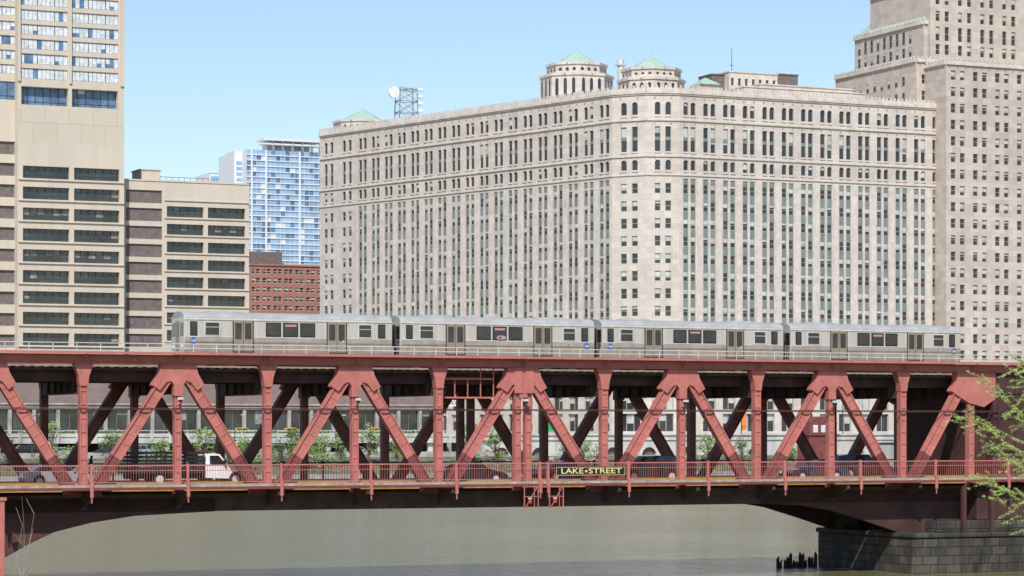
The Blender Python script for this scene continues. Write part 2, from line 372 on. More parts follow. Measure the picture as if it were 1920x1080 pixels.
for (u, top) in NODE:
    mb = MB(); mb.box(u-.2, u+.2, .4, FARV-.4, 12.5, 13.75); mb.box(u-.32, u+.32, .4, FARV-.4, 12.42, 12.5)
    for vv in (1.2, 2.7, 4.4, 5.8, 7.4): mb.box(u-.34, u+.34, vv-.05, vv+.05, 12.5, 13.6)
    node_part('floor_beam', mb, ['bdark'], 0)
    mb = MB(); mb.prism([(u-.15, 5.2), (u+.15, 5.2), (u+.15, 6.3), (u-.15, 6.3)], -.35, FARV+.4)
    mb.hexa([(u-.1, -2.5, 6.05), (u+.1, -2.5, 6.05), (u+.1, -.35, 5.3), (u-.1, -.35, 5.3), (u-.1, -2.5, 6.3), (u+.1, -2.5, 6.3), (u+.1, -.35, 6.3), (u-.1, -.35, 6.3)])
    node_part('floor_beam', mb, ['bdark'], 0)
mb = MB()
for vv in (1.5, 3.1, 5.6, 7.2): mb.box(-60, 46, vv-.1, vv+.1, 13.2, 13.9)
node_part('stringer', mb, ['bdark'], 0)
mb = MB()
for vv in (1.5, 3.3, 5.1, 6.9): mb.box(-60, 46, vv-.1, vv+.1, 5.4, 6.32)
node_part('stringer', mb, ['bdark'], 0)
mb = MB(); mb.box(-60, 110, .5, 9.0, 13.9, 14.06)
k = -60
while k < 60: mb.box(k, k+.22, .7, 8.8, 14.06, 14.14, 1); k += .6
node_part('rail_deck', mb, ['bdark', 'wood'], 0)
mb = MB()
for cv in (2.6, 6.4):
    for dv in (-.72, .72): mb.box(-60, 110, cv+dv-.035, cv+dv+.035, 14.14, 14.28)
node_part('rail', mb, ['dirtysteel'], 0)
mb = MB(); mb.box(-60, 110, -1.1, -.55, 14.93, 15.02); mb.box(-60, 110, -1.16, -1.1, 14.88, 15.04)
for (u, t) in NODE: mb.beam((u, -1.0, 14.9), (u, -.45, 14.45), .1, .1, 0, side=(1, 0, 0))
node_part('walkway', mb, ['red'], 0)
mb = MB()
for zz in (15.28, 15.55): mb.tube((-60, -1.13, zz), (110, -1.13, zz), .032, n=6)
k = -60
while k < 110: mb.tube((k, -1.13, 15.0), (k, -1.13, 15.55), .03, n=6); k += 1.5
node_part('upper_railing', mb, ['galv'], 0)
mb = MB()
for zz in (11.44, 11.52): mb.tube((-60, -.42, zz), (44, -.42, zz), .03, n=8)
node_part('conduit', mb, ['housing'], 0)
mb = MB(); mb.box(-60, 46, .6, 8.9, 6.32, 6.55); node_part('roadway', mb, ['asphalt'], 0)
mb = MB(); mb.box(-60, 46, .35, .6, 6.3, 6.82); mb.box(-60, 46, 8.9, 9.1, 6.3, 6.82); node_part('kerb', mb, ['yellow'], 0)
mb = MB(); mb.box(-60, 46, -2.6, -.35, 6.6, 6.76); mb.box(-60, 46, 9.9, 12, 6.58, 6.76); node_part('sidewalk', mb, ['fascia'], 0)
mb = MB(); mb.box(-60, 46, -2.66, -2.5, 6.44, 6.62); node_part('fascia_beam', mb, ['maroon'], 0)
rv = -2.55
mb = MB(); mb.box(-60, 46, rv-.05, rv+.05, 7.92, 8.0); mb.box(-60, 46, rv-.02, rv+.02, 7.62, 7.655); mb.box(-60, 46, rv-.02, rv+.02, 6.9, 6.95)
k = -45
while k < 46: mb.box(k-.009, k+.009, rv-.009, rv+.009, 6.95, 7.92); k += .17
node_part('railing', mb, ['red'], 0)
for px in (-10, 171, 352, 527, 695, 855, 1012, 1027, 1178, 1327, 1471, 1613, 1754, 1890):
    u = U(px, rv); mb = MB(); mb.box(u-.08, u+.08, rv-.09, rv+.07, 6.66, 8.06); mb.box(u-.1, u+.1, rv-.2, rv-.11, 6.0, 6.95); mb.box(u-.04, u+.04, rv-.16, rv-.1, 5.65, 6.0)
    node_part('railing_post', mb, ['red'], .01)
mb = MB(); mb.box(-60, 46, 11.9, 11.96, 7.85, 7.93); k = -50
while k < 46: mb.box(k-.01, k+.01, 11.9, 11.93, 6.76, 7.85); k += .2
k = -48
while k < 46: mb.box(k-.06, k+.06, 11.88, 11.98, 6.76, 8.0); k += 3
node_part('railing', mb, ['black'], 0)
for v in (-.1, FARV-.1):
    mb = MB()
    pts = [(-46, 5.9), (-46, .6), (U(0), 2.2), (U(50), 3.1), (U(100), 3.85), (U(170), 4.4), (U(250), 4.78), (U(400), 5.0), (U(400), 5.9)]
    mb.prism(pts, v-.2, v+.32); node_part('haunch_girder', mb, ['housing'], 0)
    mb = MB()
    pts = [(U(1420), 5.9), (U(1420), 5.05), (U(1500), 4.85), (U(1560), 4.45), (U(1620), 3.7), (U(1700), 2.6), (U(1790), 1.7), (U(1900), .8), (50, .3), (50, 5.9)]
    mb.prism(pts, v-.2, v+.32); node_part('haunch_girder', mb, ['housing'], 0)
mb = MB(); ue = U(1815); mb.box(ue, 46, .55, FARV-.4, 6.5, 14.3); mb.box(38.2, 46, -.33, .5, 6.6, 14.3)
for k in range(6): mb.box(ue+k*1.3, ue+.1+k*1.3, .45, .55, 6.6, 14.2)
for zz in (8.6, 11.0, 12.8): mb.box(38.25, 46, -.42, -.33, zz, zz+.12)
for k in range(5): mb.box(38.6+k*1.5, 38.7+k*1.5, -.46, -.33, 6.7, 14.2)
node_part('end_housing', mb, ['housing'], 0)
pv = .35; a, b3 = U(828, pv), U(925, pv)
mb = MB()
for zz in (12.25, 13.5): mb.box(a, b3, pv-.05, pv+.05, zz, zz+.11)
for k in range(5):
    x = a+(b3-a)*k/4; mb.box(x-.03, x+.03, pv-.04, pv+.04, 12.36, 13.5 if k < 3 else 14.3)
mb.box(a, b3, pv+.05, pv+1.0, 12.25, 12.31)
node_part('access_platform', mb, ['red'], 0)
mb = MB(); mb.box(.0, .62, -.44, -.37, 12.6, 14.3); mb.box(.8, 1.45, -.44, -.37, 12.6, 14.3); node_part('gusset_plate', mb, ['red'])
for (u, t) in NODE:
    if t and u < 34:
        mb = MB(); mb.box(u-.05, u+.05, -.62, -.36, 12.2, 12.28, 1); mb.prism([(u-.2, 12.06), (u-.15, 12.22), (u+.15, 12.22), (u+.2, 12.06)], -.8, -.6, 0); mb.box(u-.12, u+.12, -.78, -.64, 11.92, 12.06, 1)
        node_part('lamp', mb, ['galv', 'black'], .01)
for px in (996, 1043):
    u = U(px, -2.8); mb = MB()
    for dx in (-.5, .5): mb.box(u+dx-.03, u+dx+.03, -2.84, -2.78, 5.05, 6.45)
    for zz in (5.05, 5.75, 6.4): mb.box(u-.58, u+.58, -2.84, -2.78, zz, zz+.05)
    mb.beam((u-.4, -2.86, 5.1), (u+.4, -2.86, 6.4), .05, .04); mb.beam((u+.2, -2.86, 5.1), (u+.2, -2.86, 6.4), .04, .04)
    fr = node_part('navigation_light', mb, ['red'], 0)
    mb = MB(); mb.tube((u-.15, -2.95, 5.35), (u-.15, -2.95, 5.62), .12, n=10, m=0); mb.tube((u-.15, -2.95, 5.62), (u-.15, -2.95, 5.7), .15, n=10, m=1); mb.build('lamp', ['signred', 'galv'], fr)
su0, su1 = U(1041, -2.7), U(1173, -2.7); sw = su1-su0
sign = thing('street_name_sign', 'long black sign with gold letters fixed to the near bridge railing', 'sign', (su0+su1)/2, -2.7, 7.42)
mb = MB(); mb.box(-sw/2, sw/2, -.03, .03, -.32, .32, 0)
for q in ((-sw/2+.06, sw/2-.06, .245, .27), (-sw/2+.06, sw/2-.06, -.27, -.245), (-sw/2+.06, -sw/2+.085, -.245, .245), (sw/2-.085, sw/2-.06, -.245, .245)): mb.box(q[0], q[1], -.04, -.03, q[2], q[3], 1)
mb.build('board', ['signblack', 'gold'], sign)
f_ = sw/132
text_mesh('LAKE', .50, 'lettering', 'gold', sign, (-34.5*f_, -.04, 0), width=41*f_); text_mesh('STREET', .50, 'lettering', 'gold', sign, (27*f_, -.04, 0), width=62*f_)
mb = MB(); pts = []
for k in range(12): r = .13 if k % 2 == 0 else .055; pts.append((-8.8*f_+r*math.sin(k*math.pi/6), r*math.cos(k*math.pi/6)))
mb.prism(pts, -.05, -.03); mb.build('star', 'gold', sign)
# ================================================================ TRAIN
def train_car(u, left_logo, label, sticker=False, endcab=0):
    t = thing('rail_car', label, 'train car', u, 6.4, 14.28, group='silver cars of the elevated train')
    HL = 7.3; y = 1.36
    mb = MB()
    prof = [(-1.30, .95), (-y, 1.1), (-y, 3.05), (-1.32, 3.24), (1.32, 3.24), (y, 3.05), (y, 1.1), (1.30, .95)]
    n = len(prof)
    mb.v += [(-HL, p[0], p[1]) for p in prof]+[(HL, p[0], p[1]) for p in prof]
    mb.f += [tuple(range(n)), tuple(range(n, 2*n))[::-1]]+[(k, n+k, n+(k+1) % n, (k+1) % n) for k in range(n)]; mb.m += [0]*(n+2)
    mb.box(-HL+.02, HL-.02, -y-.012, -y, 1.12, 1.6, 1)
    for k in range(5): mb.box(-HL+.03, HL-.03, -y-.045, -y, 1.62+k*.08, 1.66+k*.08, 1 if k < 1 else 0)
    mb.box(-HL+.02, HL-.02, -y-.04, -y, 3.07, 3.11, 0)
    body = mb.build('body', ['steel', 'dirtysteel'], t, bevel=.02)
    mb = MB()
    pr = [(1.33, 3.24), (1.24, 3.40), (.95, 3.54), (.5, 3.63), (0, 3.66), (-.5, 3.63), (-.95, 3.54), (-1.24, 3.40), (-1.33, 3.24)]; n = len(pr)
    mb.v = [(-HL, a, z) for a, z in pr]+[(HL, a, z) for a, z in pr]
    mb.f = [tuple(range(n)), tuple(range(n, 2*n))[::-1]]+[(k, n+k, n+(k+1) % n, (k+1) % n) for k in range(n)]; mb.m = [0]*(n+2)
    rf = mb.build('roof', 'roofsteel', t, smooth=False)
    for xx in (-4.2, 4.2):
        mb = MB(); mb.box(xx-1.1, xx+1.1, -.5, .5, 3.6, 3.72); mb.build('roof_unit', 'roofsteel', rf, bevel=.03)
    def win(x0, x1, z0=2.04, z1=2.98, pale=False, pink=False):
        mb = MB(); mb.box(x0, x1, -y-.03, -y-.0, z0, z1); f = mb.build('window', 'galv' if pale else 'rubber', t, bevel=.015)
        mb = MB(); e = .07; mb.box(x0+e, x1-e, -y-.04, -y-.03, z0+e, z1-e, 0)
        if pale: mb.box(x0+e, x1-e, -y-.055, -y-.04, z1-.38, z1-.34, 1)
        if pink: mb.box(x0+.14, x1-.14, -y-.055, -y-.04, z1-.26, z1-.12, 2)
        mb.build('pane', ['trainglass', 'galv', 'pink'], f)
    f2x = lambda f: -HL+f*2*HL
    win(f2x(.028), f2x(.062)); win(f2x(.095), f2x(.168), pale=True)
    win(f2x(.385), f2x(.458)); win(f2x(.467), f2x(.54), pink=True); win(f2x(.549), f2x(.622)); win(f2x(.832), f2x(.9), pale=True); win(f2x(.93), f2x(.966))
    for (a, b4) in ((.232, .322), (.682, .772)):
        x0, x1 = f2x(a), f2x(b4); xm = (x0+x1)/2
        for (p, q) in ((x0, xm-.015), (xm+.015, x1)):
            mb = MB(); mb.box(p, q, -y-.05, -y+.0, 1.05, 3.05); d = mb.build('door', 'doorsteel', t, bevel=.01)
            mb = MB(); mb.box(p+.1, q-.1, -y-.06, -y-.05, 1.85, 2.92); mb.build('pane', 'trainglass', d)
        mb = MB(); mb.box(xm-.015, xm+.015, -y-.045, -y-.001, 1.05, 3.05); mb.box(x0-.06, x0-.005, -y-.052, -y-.001, 1.05, 3.05); mb.box(x1+.005, x1+.06, -y-.052, -y-.001, 1.05, 3.05); mb.build('door_seal', 'rubber', t)
    lx = -HL+.62 if left_logo else HL-.62
    mb = MB(); mb.tube((lx, -y-.03, 1.72), (lx, -y-.055, 1.72), .2, n=24, m=0); lg = mb.build('emblem', 'blue', t)
    text_mesh('cta', .25, 'lettering', 'lamp', lg, (lx, -y-.058, 1.73), ext=.003)
    fx = -HL+11.0 if left_logo else HL-1.9
    mb = MB(); mb.box(fx-.14, fx+.14, -y-.055, -y-.046, 1.68, 1.85, 0)
    for k in range(3): mb.box(fx-.14, fx+.14, -y-.06, -y-.055, 1.685+k*.055, 1.71+k*.055, 1)
    mb.box(fx-.14, fx-.02, -y-.065, -y-.06, 1.76, 1.845, 2); mb.build('flag_decal', ['lamp', 'signred', 'blue'], t)
    if sticker:
        mb = MB(); sx = f2x(.51)
        pts = [(sx+.36*math.cos(k*math.pi/10), 2.2+.17*math.sin(k*math.pi/10)) for k in range(20)]
        mb.prism(pts, -y-.075, -y-.06, 0); mb.prism([(sx-.1+.14*math.cos(k*math.pi/10), 2.22+.09*math.sin(k*math.pi/10)) for k in range(20)], -y-.085, -y-.075, 1); mb.box(sx-.25, sx+.25, -y-.085, -y-.075, 2.07, 2.11, 2)
        mb.build('window_sticker', ['sash', 'signred', 'blue'], t)
    for e in (-1, 1):
        mb = MB(); x = e*HL; mb.box(min(x, x+e*.03), max(x, x+e*.03), -.42, .42, 1.1, 3.05, 0)
        d = mb.build('end_door', 'doorsteel', t)
        mb = MB(); mb.box(min(x+e*.03, x+e*.045), max(x+e*.03, x+e*.045), -.3, .3, 2.0, 2.9); mb.build('pane', 'trainglass', d)
        for sy in (-.9, .9):
            mb = MB(); mb.box(min(x, x+e*.02), max(x, x+e*.02), sy-.32, sy+.32, 2.05, 2.9); mb.build('window', 'trainglass', t)
            mb = MB(); mb.tube((x, sy, 1.35), (x+e*.05, sy, 1.35), .11, n=12); mb.build('headlight' if e == endcab else 'marker_light', 'lamp', t)
        mb = MB(); mb.box(min(x, x+e*.28), max(x, x+e*.28), -.15, .15, .7, .95); mb.build('coupler', 'black', t)
        if e != endcab:
            mb = MB()
            for yy in (-1.15, 1.15):
                for q in (.08, .2): mb.box(min(x+e*q, x+e*(q+.03)), max(x+e*q, x+e*(q+.03)), yy-.02, yy+.02, 1.0, 2.3)
                for zz in (1.0, 1.4, 1.8, 2.27): mb.box(min(x, x+e*.26), max(x, x+e*.26), yy-.02, yy+.02, zz, zz+.04)
            mb.box(min(x, x+e*.26), max(x, x+e*.26), -.5, .5, 1.0, 3.0); mb.build('gangway', 'rubber', t)
    mb = MB(); mb.box(-HL+.3, HL-.3, -1.1, 1.1, .65, .95); mb.box(-2, 2, -1.2, 1.2, .3, .65); mb.build('underframe', 'black', t)
    for bx in (-4.9, 4.9):
        mb = MB(); mb.box(bx-1.3, bx+1.3, -1.0, -.85, .3, .6); mb.box(bx-1.3, bx+1.3, .85, 1.0, .3, .6); mb.box(bx-.3, bx+.3, -.85, .85, .3, .65); bg = mb.build('bogie', 'black', t)
        for wx in (-.95, .95):
            for wy in (-.72, .72):
                mb = MB(); mb.tube((bx+wx, wy-.06, .36), (bx+wx, wy+.06, .36), .36, n=20); mb.build('wheel', 'dirtysteel', bg)
u1 = U(345, 5.04)+7.3
lab = ['silver train car at the far left end of the train, its lit front end showing', 'silver train car, second from the left, a small round sticker on its middle window',
       'third silver train car from the left, round blue emblem at its left end', 'silver train car at the far right end of the train']
for i in range(4): train_car(u1+i*15.2, i in (0, 2), lab[i], i == 1, -1 if i == 0 else (1 if i == 3 else 0))
# ================================================================ VEHICLES
def wheel(t, x, y, r, w=.2, sgn=-1):
    mb = MB(); mb.tube((x, y-w/2, r), (x, y+w/2, r), r, n=22); wh = mb.build('wheel', 'rubber', t, bevel=.02)
    mb = MB(); yo = y+sgn*w/2; mb.tube((x, yo, r), (x, yo+sgn*.02, r), r*.62, n=16); mb.build('rim', 'galv', wh)
def vehicle(kind, px, v, paint, label, name, cat, facing=1, group=None, z=6.55, u=None):
    t = thing(name, label, cat, U(px, v) if u is None else u, v, z, rot=0 if facing > 0 else math.pi, group=group)
    if kind == 'sedan': Lh, Wd, r = 2.35, .9, .33; wx = (1.42, -1.4); zs = .95; hood = .82; g = [(-1.85, .93), (-1.15, 1.38), (-.2, 1.46), (.35, 1.42), (1.2, .90)]
    elif kind == 'suv': Lh, Wd, r = 2.4, .97, .39; wx = (1.5, -1.45); zs = 1.08; hood = 1.02; g = [(-2.3, 1.06), (-2.12, 1.72), (-1.4, 1.82), (.3, 1.80), (1.15, 1.05)]
    def arc(cx): return [(cx+(r+.06)*math.cos(a), r+(r+.06)*math.sin(a)) for a in [k*math.pi/8 for k in range(9)]]
    lo = [(-Lh, .3), (-Lh-.03, .55), (-Lh+.02, zs-.05), (-Lh+.25, zs), (.9, zs), (1.3, zs-.04), (Lh-.4, hood-.05), (Lh-.08, hood-.18), (Lh, .55), (Lh-.03, .3)]
    pts = lo+[(wx[0]+r+.06, .26)]+arc(wx[0])+[(wx[0]-r-.06, .26), (wx[1]+r+.06, .26)]+arc(wx[1])+[(wx[1]-r-.06, .26)]
    mb = MB(); mb.prism(pts, -Wd, Wd); mb.build('body', paint, t, bevel=.05)
    ti = .2
    mb = MB(); n = len(g); zmin = min(p[1] for p in g); zmax = max(p[1] for p in g)
    wd = lambda z: Wd-.05-ti*(z-zmin)/(zmax-zmin)
    mb.v = [(x, -wd(z), z) for x, z in g]+[(x, wd(z), z) for x, z in g]
    mb.f = [tuple(range(n)), tuple(range(n, 2*n))[::-1]]+[(k, n+k, n+(k+1) % n, (k+1) % n) for k in range(n)]; mb.m = [0]*(n+2)
    cab = mb.build('cabin', paint, t, bevel=.03)
    zl, zh = zmin+.07, zmax-.12
    def xat(z, front):
        pp = g[-2:] if front else g[:2]
        (x0, z0), (x1, z1) = pp; k = (z-z0)/(z1-z0); return x0+(x1-x0)*k
    for sy in (-1, 1):
        bl, bh = xat(zl, False)+.2, xat(zh, False)+.15; fl, fh = xat(zl, True)-.2, xat(zh, True)-.15
        ws = [(bl, bh, -.35, -.35), (-.27, -.27, fl, fh)] if kind == 'sedan' else [(bl, bh, -1.15, -1.15), (-1.05, -1.05, -.15, -.15), (-.05, -.05, fl, fh)]
        for (a0, a1, b0, b1) in ws:
            mb = MB(); y0, y1 = sy*(wd(zl)+.012), sy*(wd(zh)+.012)
            mb.poly([(a0, y0, zl), (b0, y0, zl), (b1, y1, zh), (a1, y1, zh)]); mb.build('window', 'trainglass', cab, recalc=False)
    for fr in (True, False):
        mb = MB(); sg = 1 if fr else -1; zl2, zh2 = zmin+.06, (g[-2][1] if fr else g[1][1])-.06
        xa, xb = xat(zl2, fr)+sg*.02, xat(zh2, fr)+sg*.02
        mb.poly([(xa, -wd(zl2)+.08, zl2), (xa, wd(zl2)-.08, zl2), (xb, wd(zh2)-.06, zh2), (xb, -wd(zh2)+.06, zh2)]); mb.build('windscreen', 'trainglass', cab, recalc=False)
    for sy in (-1, 1):
        for x in wx: wheel(t, x, sy*(Wd-.1), r, sgn=sy)
        mb = MB(); mb.box(Lh-.12, Lh+.02, sy*(Wd-.2)-.16, sy*(Wd-.2)+.16, hood-.3, hood-.18); mb.build('headlight', 'lamp', t, bevel=.02)
        mb = MB(); mb.box(-Lh-.04, -Lh+.1, sy*(Wd-.15)-.12, sy*(Wd-.15)+.12, zs-.3, zs-.12); mb.build('taillight', 'signred', t, bevel=.02)
        mb = MB(); mb.box(.75, .9, sy*(Wd+.07)-.09, sy*(Wd+.07)+.09, zs, zs+.13); mb.build('mirror', paint, t, bevel=.02)
    return t
g_ = 'vehicles crossing the lower deck'
vehicle('sedan', 884, 2.6, 'carblack', 'black sedan on the bridge left of the street name sign', 'sedan', 'car', 1, g_)
vehicle('suv', 1213, 2.6, 'carblack', 'black sport utility car behind the railing just right of the street name sign', 'sport_utility_car', 'car', -1, g_)
vehicle('sedan', 1525, 2.6, 'carblue', 'dark blue sedan on the bridge, in front of another dark car near the right end', 'sedan', 'car', -1, g_)
vehicle('suv', 1612, 6.2, 'carblack', 'dark tall car on the far lane near the right end of the bridge', 'sport_utility_car', 'car', 1, g_)
vehicle('sedan', 108, 6.2, 'carsilver', 'silver sedan on the far lane left of the stake bed truck', 'sedan', 'car', 1, g_)
vehicle('sedan', 1065, 6.2, 'carblue', 'dark sedan on the far lane behind the street name sign', 'sedan', 'car', 1, g_)
t = thing('stake_bed_truck', 'white pickup cab truck with black slatted stake bed on the bridge', 'truck', U(345, 2.0), 2.0, 6.6, group=g_)
mb = MB()
def arc(cx, r, z0): return [(cx+r*math.cos(a), z0+r*math.sin(a)) for a in [k*math.pi/8 for k in range(9)]]
pts = [(1.15, .5), (1.12, 1.3), (2.75, 1.28), (3.75, 1.16), (3.95, 1.0), (4.0, .5), (3.62, .45)]+arc(3.15, .46, .42)[0:]+[(2.69, .45)]
mb.prism(pts, -.98, .98); mb.build('body', 'cargrey', t, bevel=.05)
mb = MB(); g2 = [(1.15, 1.27), (1.2, 1.95), (1.5, 2.05), (2.15, 2.02), (2.85, 1.27)]; wd = lambda z: .95-.2*(z-1.27)/.78
n = 5; mb.v = [(x, -wd(z), z) for x, z in g2]+[(x, wd(z), z) for x, z in g2]; mb.f = [tuple(range(n)), tuple(range(n, 2*n))[::-1]]+[(k, n+k, n+(k+1) % n, (k+1) % n) for k in range(n)]; mb.m = [0]*(n+2)
cab = mb.build('cabin', 'cargrey', t, bevel=.03)
for sy in (-1, 1):
    mb = MB(); mb.poly([(1.42, sy*.955, 1.36), (2.52, sy*.955, 1.36), (2.05, sy*.80, 1.92), (1.46, sy*.80, 1.92)]); mb.build('window', 'trainglass', cab, recalc=False)
    for x, r in ((3.15, .40), (-1.9, .42)): wheel(t, x, sy*.85, r, .24, sy)
    mb = MB(); mb.box(3.86, 4.0, sy*.75-.14, sy*.75+.14, .8, .98); mb.build('headlight', 'lamp', t, bevel=.02)
    mb = MB(); mb.box(2.3, 2.42, sy*1.12-.12, sy*1.12+.12, 1.3, 1.62); mb.build('mirror', 'black', t, bevel=.02)
mb = MB(); mb.poly([(2.86, -.85, 1.33), (2.86, .85, 1.33), (2.24, .7, 1.97), (2.24, -.7, 1.97)]); mb.build('windscreen', 'trainglass', cab, recalc=False)
mb = MB(); mb.box(-4.1, 1.0, -1.1, 1.1, .8, .95); mb.box(-3.9, 1.1, -.4, .4, .45, .8); mb.build('flatbed', 'black', t)
for (x0, x1, y0, y1) in ((-4.1, 1.0, -1.1, -1.05), (-4.1, 1.0, 1.05, 1.1), (.95, 1.0, -1.05, 1.05), (-4.1, -4.05, -1.05, 1.05)):
    mb = MB()
    for k in range(5): mb.box(x0, x1, y0, y1, 1.02+k*.25, 1.17+k*.25)
    if x1-x0 > 1:
        for k in range(9): xx = x0+(x1-x0-.08)*k/8; mb.box(xx, xx+.08, y0-.04, y0-.001, .95, 2.22)
    mb.build('stake_side', 'black', t)
# ================================================================ PERSON
def person(u, v, z, label):
    t = thing('person', label, 'person', u, v, z)
    def skin(name, V, E, R, material, root=0):
        me = bpy.data.meshes.new(name); bm = bmesh.new(); ly_ = bm.verts.layers.skin.verify(); vs = []
        for p, r in zip(V, R): q = bm.verts.new(p); q[ly_].radius = (r, r); vs.append(q)
        vs[root][ly_].use_root = True
        for a, b_ in E: bm.edges.new((vs[a], vs[b_]))
        bm.to_mesh(me); bm.free(); me.materials.append(M[material]); o = bpy.data.objects.new(name, me); C.objects.link(o); o.parent = t
        md = o.modifiers.new('skin', 'SKIN'); md.use_smooth_shade = True
        sb = o.modifiers.new('sub', 'SUBSURF'); sb.levels = 1; sb.render_levels = 1
    V = [(0, 0, .95), (0, 0, 1.2), (0, 0, 1.42), (.02, 0, 1.52), (.03, 0, 1.64), (.03, 0, 1.72), (0, -.18, 1.38), (-.06, -.22, 1.12), (.06, -.22, .88), (0, .18, 1.38), (.07, .22, 1.12), (.2, .2, .92), (0, -.1, .9), (.14, -.1, .5), (.05, -.1, .08), (.17, -.1, .04), (0, .1, .9), (-.08, .1, .5), (-.28, .1, .1), (-.18, .1, .04)]
    E = [(0, 1), (1, 2), (2, 3), (3, 4), (4, 5), (2, 6), (6, 7), (7, 8), (2, 9), (9, 10), (10, 11), (0, 12), (12, 13), (13, 14), (14, 15), (0, 16), (16, 17), (17, 18), (18, 19)]
    R = [.15, .14, .15, .06, .1, .08, .07, .05, .035, .07, .05, .035, .09, .065, .045, .035, .09, .065, .045, .035]
    skin('body', V, E, R, 'cloth')
    mb = MB(); mb.ring(.06, 0, 1.53, 1.60, .05, .085, 10); mb.ring(.06, 0, 1.60, 1.70, .085, .085, 10); mb.build('face', 'skin', t, smooth=True)
person(U(172, 10.6), 10.8, 6.76, 'person in dark clothes walking on the bridge sidewalk left of the truck')
# ================================================================ BUILDINGS
VA = 328
tw = thing('office_tower', 'tall tan concrete office tower with ribbon windows at the left edge', 'building', U(130, VA), VA, 9.0, absolute=True)
F = Face(U(33, VA), VA, 0); a1 = F.S(233); zt = 135
def zA(py): return Z(py, 130, VA)
cols = [(F.S(43), F.S(130)), (F.S(139), F.S(224))]
Wn = Windows(); Wb = Windows(); mb = MB()
up = [(zA(151-k*27.3), zA(132-k*27.3)) for k in range(8)]
rows_low = [(zA(648-k*38.9), zA(625-k*38.9)) for k in range(9)]
ops = facade(mb, F, 0, a1, 9, zA(270), cols, rows_low, .9)
for o in ops: Wn.add(F, *o, -.85, 'ribbon')
fq(mb, F, 0, a1, zA(270), zA(207), 0, 1)
ops = facade(mb, F, 0, a1, zA(207), zA(158), [(F.S(40), F.S(128)), (F.S(135), F.S(221))], [(zA(200), zA(166))], 1.6)
for o in ops: Wb.add(F, *o, -1.5, 'ribbon')
ops = facade(mb, F, 0, a1, zA(158), zt, [(F.S(38), F.S(127)), (F.S(134), F.S(222))], up, .3)
for o in ops: Wb.add(F, *o, -.25, 'blinds')
shell(mb, F, 0, a1, 9, zt, 1.7, 34)
for px0, px1 in ((33, 38), (129.5, 134), (225.5, 233)): fbox(mb, F, F.S(px0), F.S(px1), zA(157), zt, .02, .35)
for (a, b5) in rows_low: fbox(mb, F, .1, a1-.1, a-.35, a-.1, .02, .3)
F2 = Face(U(-190, VA+2), VA+2.2, 0); a2 = F2.S(33.5)
c2 = [(F2.S(-60), F2.S(33))]
r2 = [(zA(652-k*40), zA(628-k*40)) for k in range(10)]
mb2 = MB()
ops = facade(mb, F2, 0, a2, 9, zA(222), c2, r2, .5)
for o in ops: fq(mb2, F2, *o, -.45)
ops = facade(mb, F2, 0, a2, zA(222), zt, [(F2.S(-60), F2.S(28))], [(zA(190), zA(156))]+[(zA(141-k*27), zA(124-k*27)) for k in range(7)], .3)
for i, o in enumerate(ops): Wb.add(F2, *o, -.25, 'ribbon' if i == 0 else 'blinds')
shell(mb, F2, 0, a2, 9, zt, .6, 30)
mb.build('wall', ['tan', 'tanpanel'], tw); mb2.build('infill_panel', 'brownpanel', tw, recalc=False)
Wn.finish(tw, ['ribbonglass', 'darkframe', 'greyblindrefl']); Wb.finish(tw, ['blueglass_dark', 'darkframe', 'blindwhite'])
VL = 331
lb = thing('office_block', 'lower tan concrete office block with dark window bands beside the tan tower', 'building', U(350, VL), VL, 9.0, absolute=True)
F = Face(U(233.5, VL), VL, 0); a1 = F.S(467)
zl = lambda py: Z(py, 390, VL)
ztop = zl(341); Wn = Windows(); mb = MB()
ops = facade(mb, F, 0, F.S(308), 9, ztop, [(F.S(236), F.S(304))], [(zl(652-k*33.4), zl(628-k*33.4)) for k in range(9)], .4); mb2 = MB()
for o in ops: fq(mb2, F, *o, -.35)
ops = facade(mb, F, F.S(308), a1, 9, ztop, [(F.S(313), F.S(382)), (F.S(390), F.S(460))], [(zl(640-k*33), zl(620-k*33)) for k in range(8)], .9)
for o in ops: Wn.add(F, *o, -.85, 'ribbon')
shell(mb, F, 0, a1, 9, ztop, 1.0, 30)
for k in range(9): fbox(mb, F, F.S(308), a1, zl(643-k*33), zl(641.5-k*33), .02, .25)
fbox(mb, F, 0, a1, ztop-.3, ztop, .02, .15)
mb.build('wall', 'tan', lb); mb2.build('infill_panel', 'brownpanel', lb, recalc=False)
Wn.finish(lb, ['ribbonglass', 'darkframe', 'greyblindrefl'])
mb = MB(); x0, x1 = U(264, VL+8), U(301, VL+8); mb.box(x0, x1, VL+8, VL+14, ztop-.2, ztop+2.6); mb.box(x0-.2, x1+.2, VL+7.8, VL+14.2, ztop+2.6, ztop+2.8); mb.build('penthouse', 'tan', lb)
mb = MB(); mb.tube((U(300, VL+3), VL+3, ztop+.9), (U(392, VL+3), VL+3, ztop+.9), .05, n=5)
for k in range(9): x = U(300+k*11.5, VL+3); mb.tube((x, VL+3, ztop-.2), (x, VL+3, ztop+.9), .04, n=5)
mb.build('roof_railing', 'darkframe', lb)
VP = 300
pd = thing('brick_podium', 'long low brown brick building with dark storefront glass seen under the rail deck', 'building', U(400, VP), VP, 9.0, absolute=True)
F = Face(U(-120, VP), VP, 0); a1 = F.S(828); mb = MB(); Wn = Windows()
zp = lambda py: Z(py, 400, VP)
n = 22; cols = [(a1*(k+.07)/n, a1*(k+.93)/n) for k in range(n)]
ops = facade(mb, F, 0, a1, 9, zp(762), cols, [(9.3, zp(768))], .8, 1)
for o in ops: Wn.add(F, *o, -.7, 'ribbon')
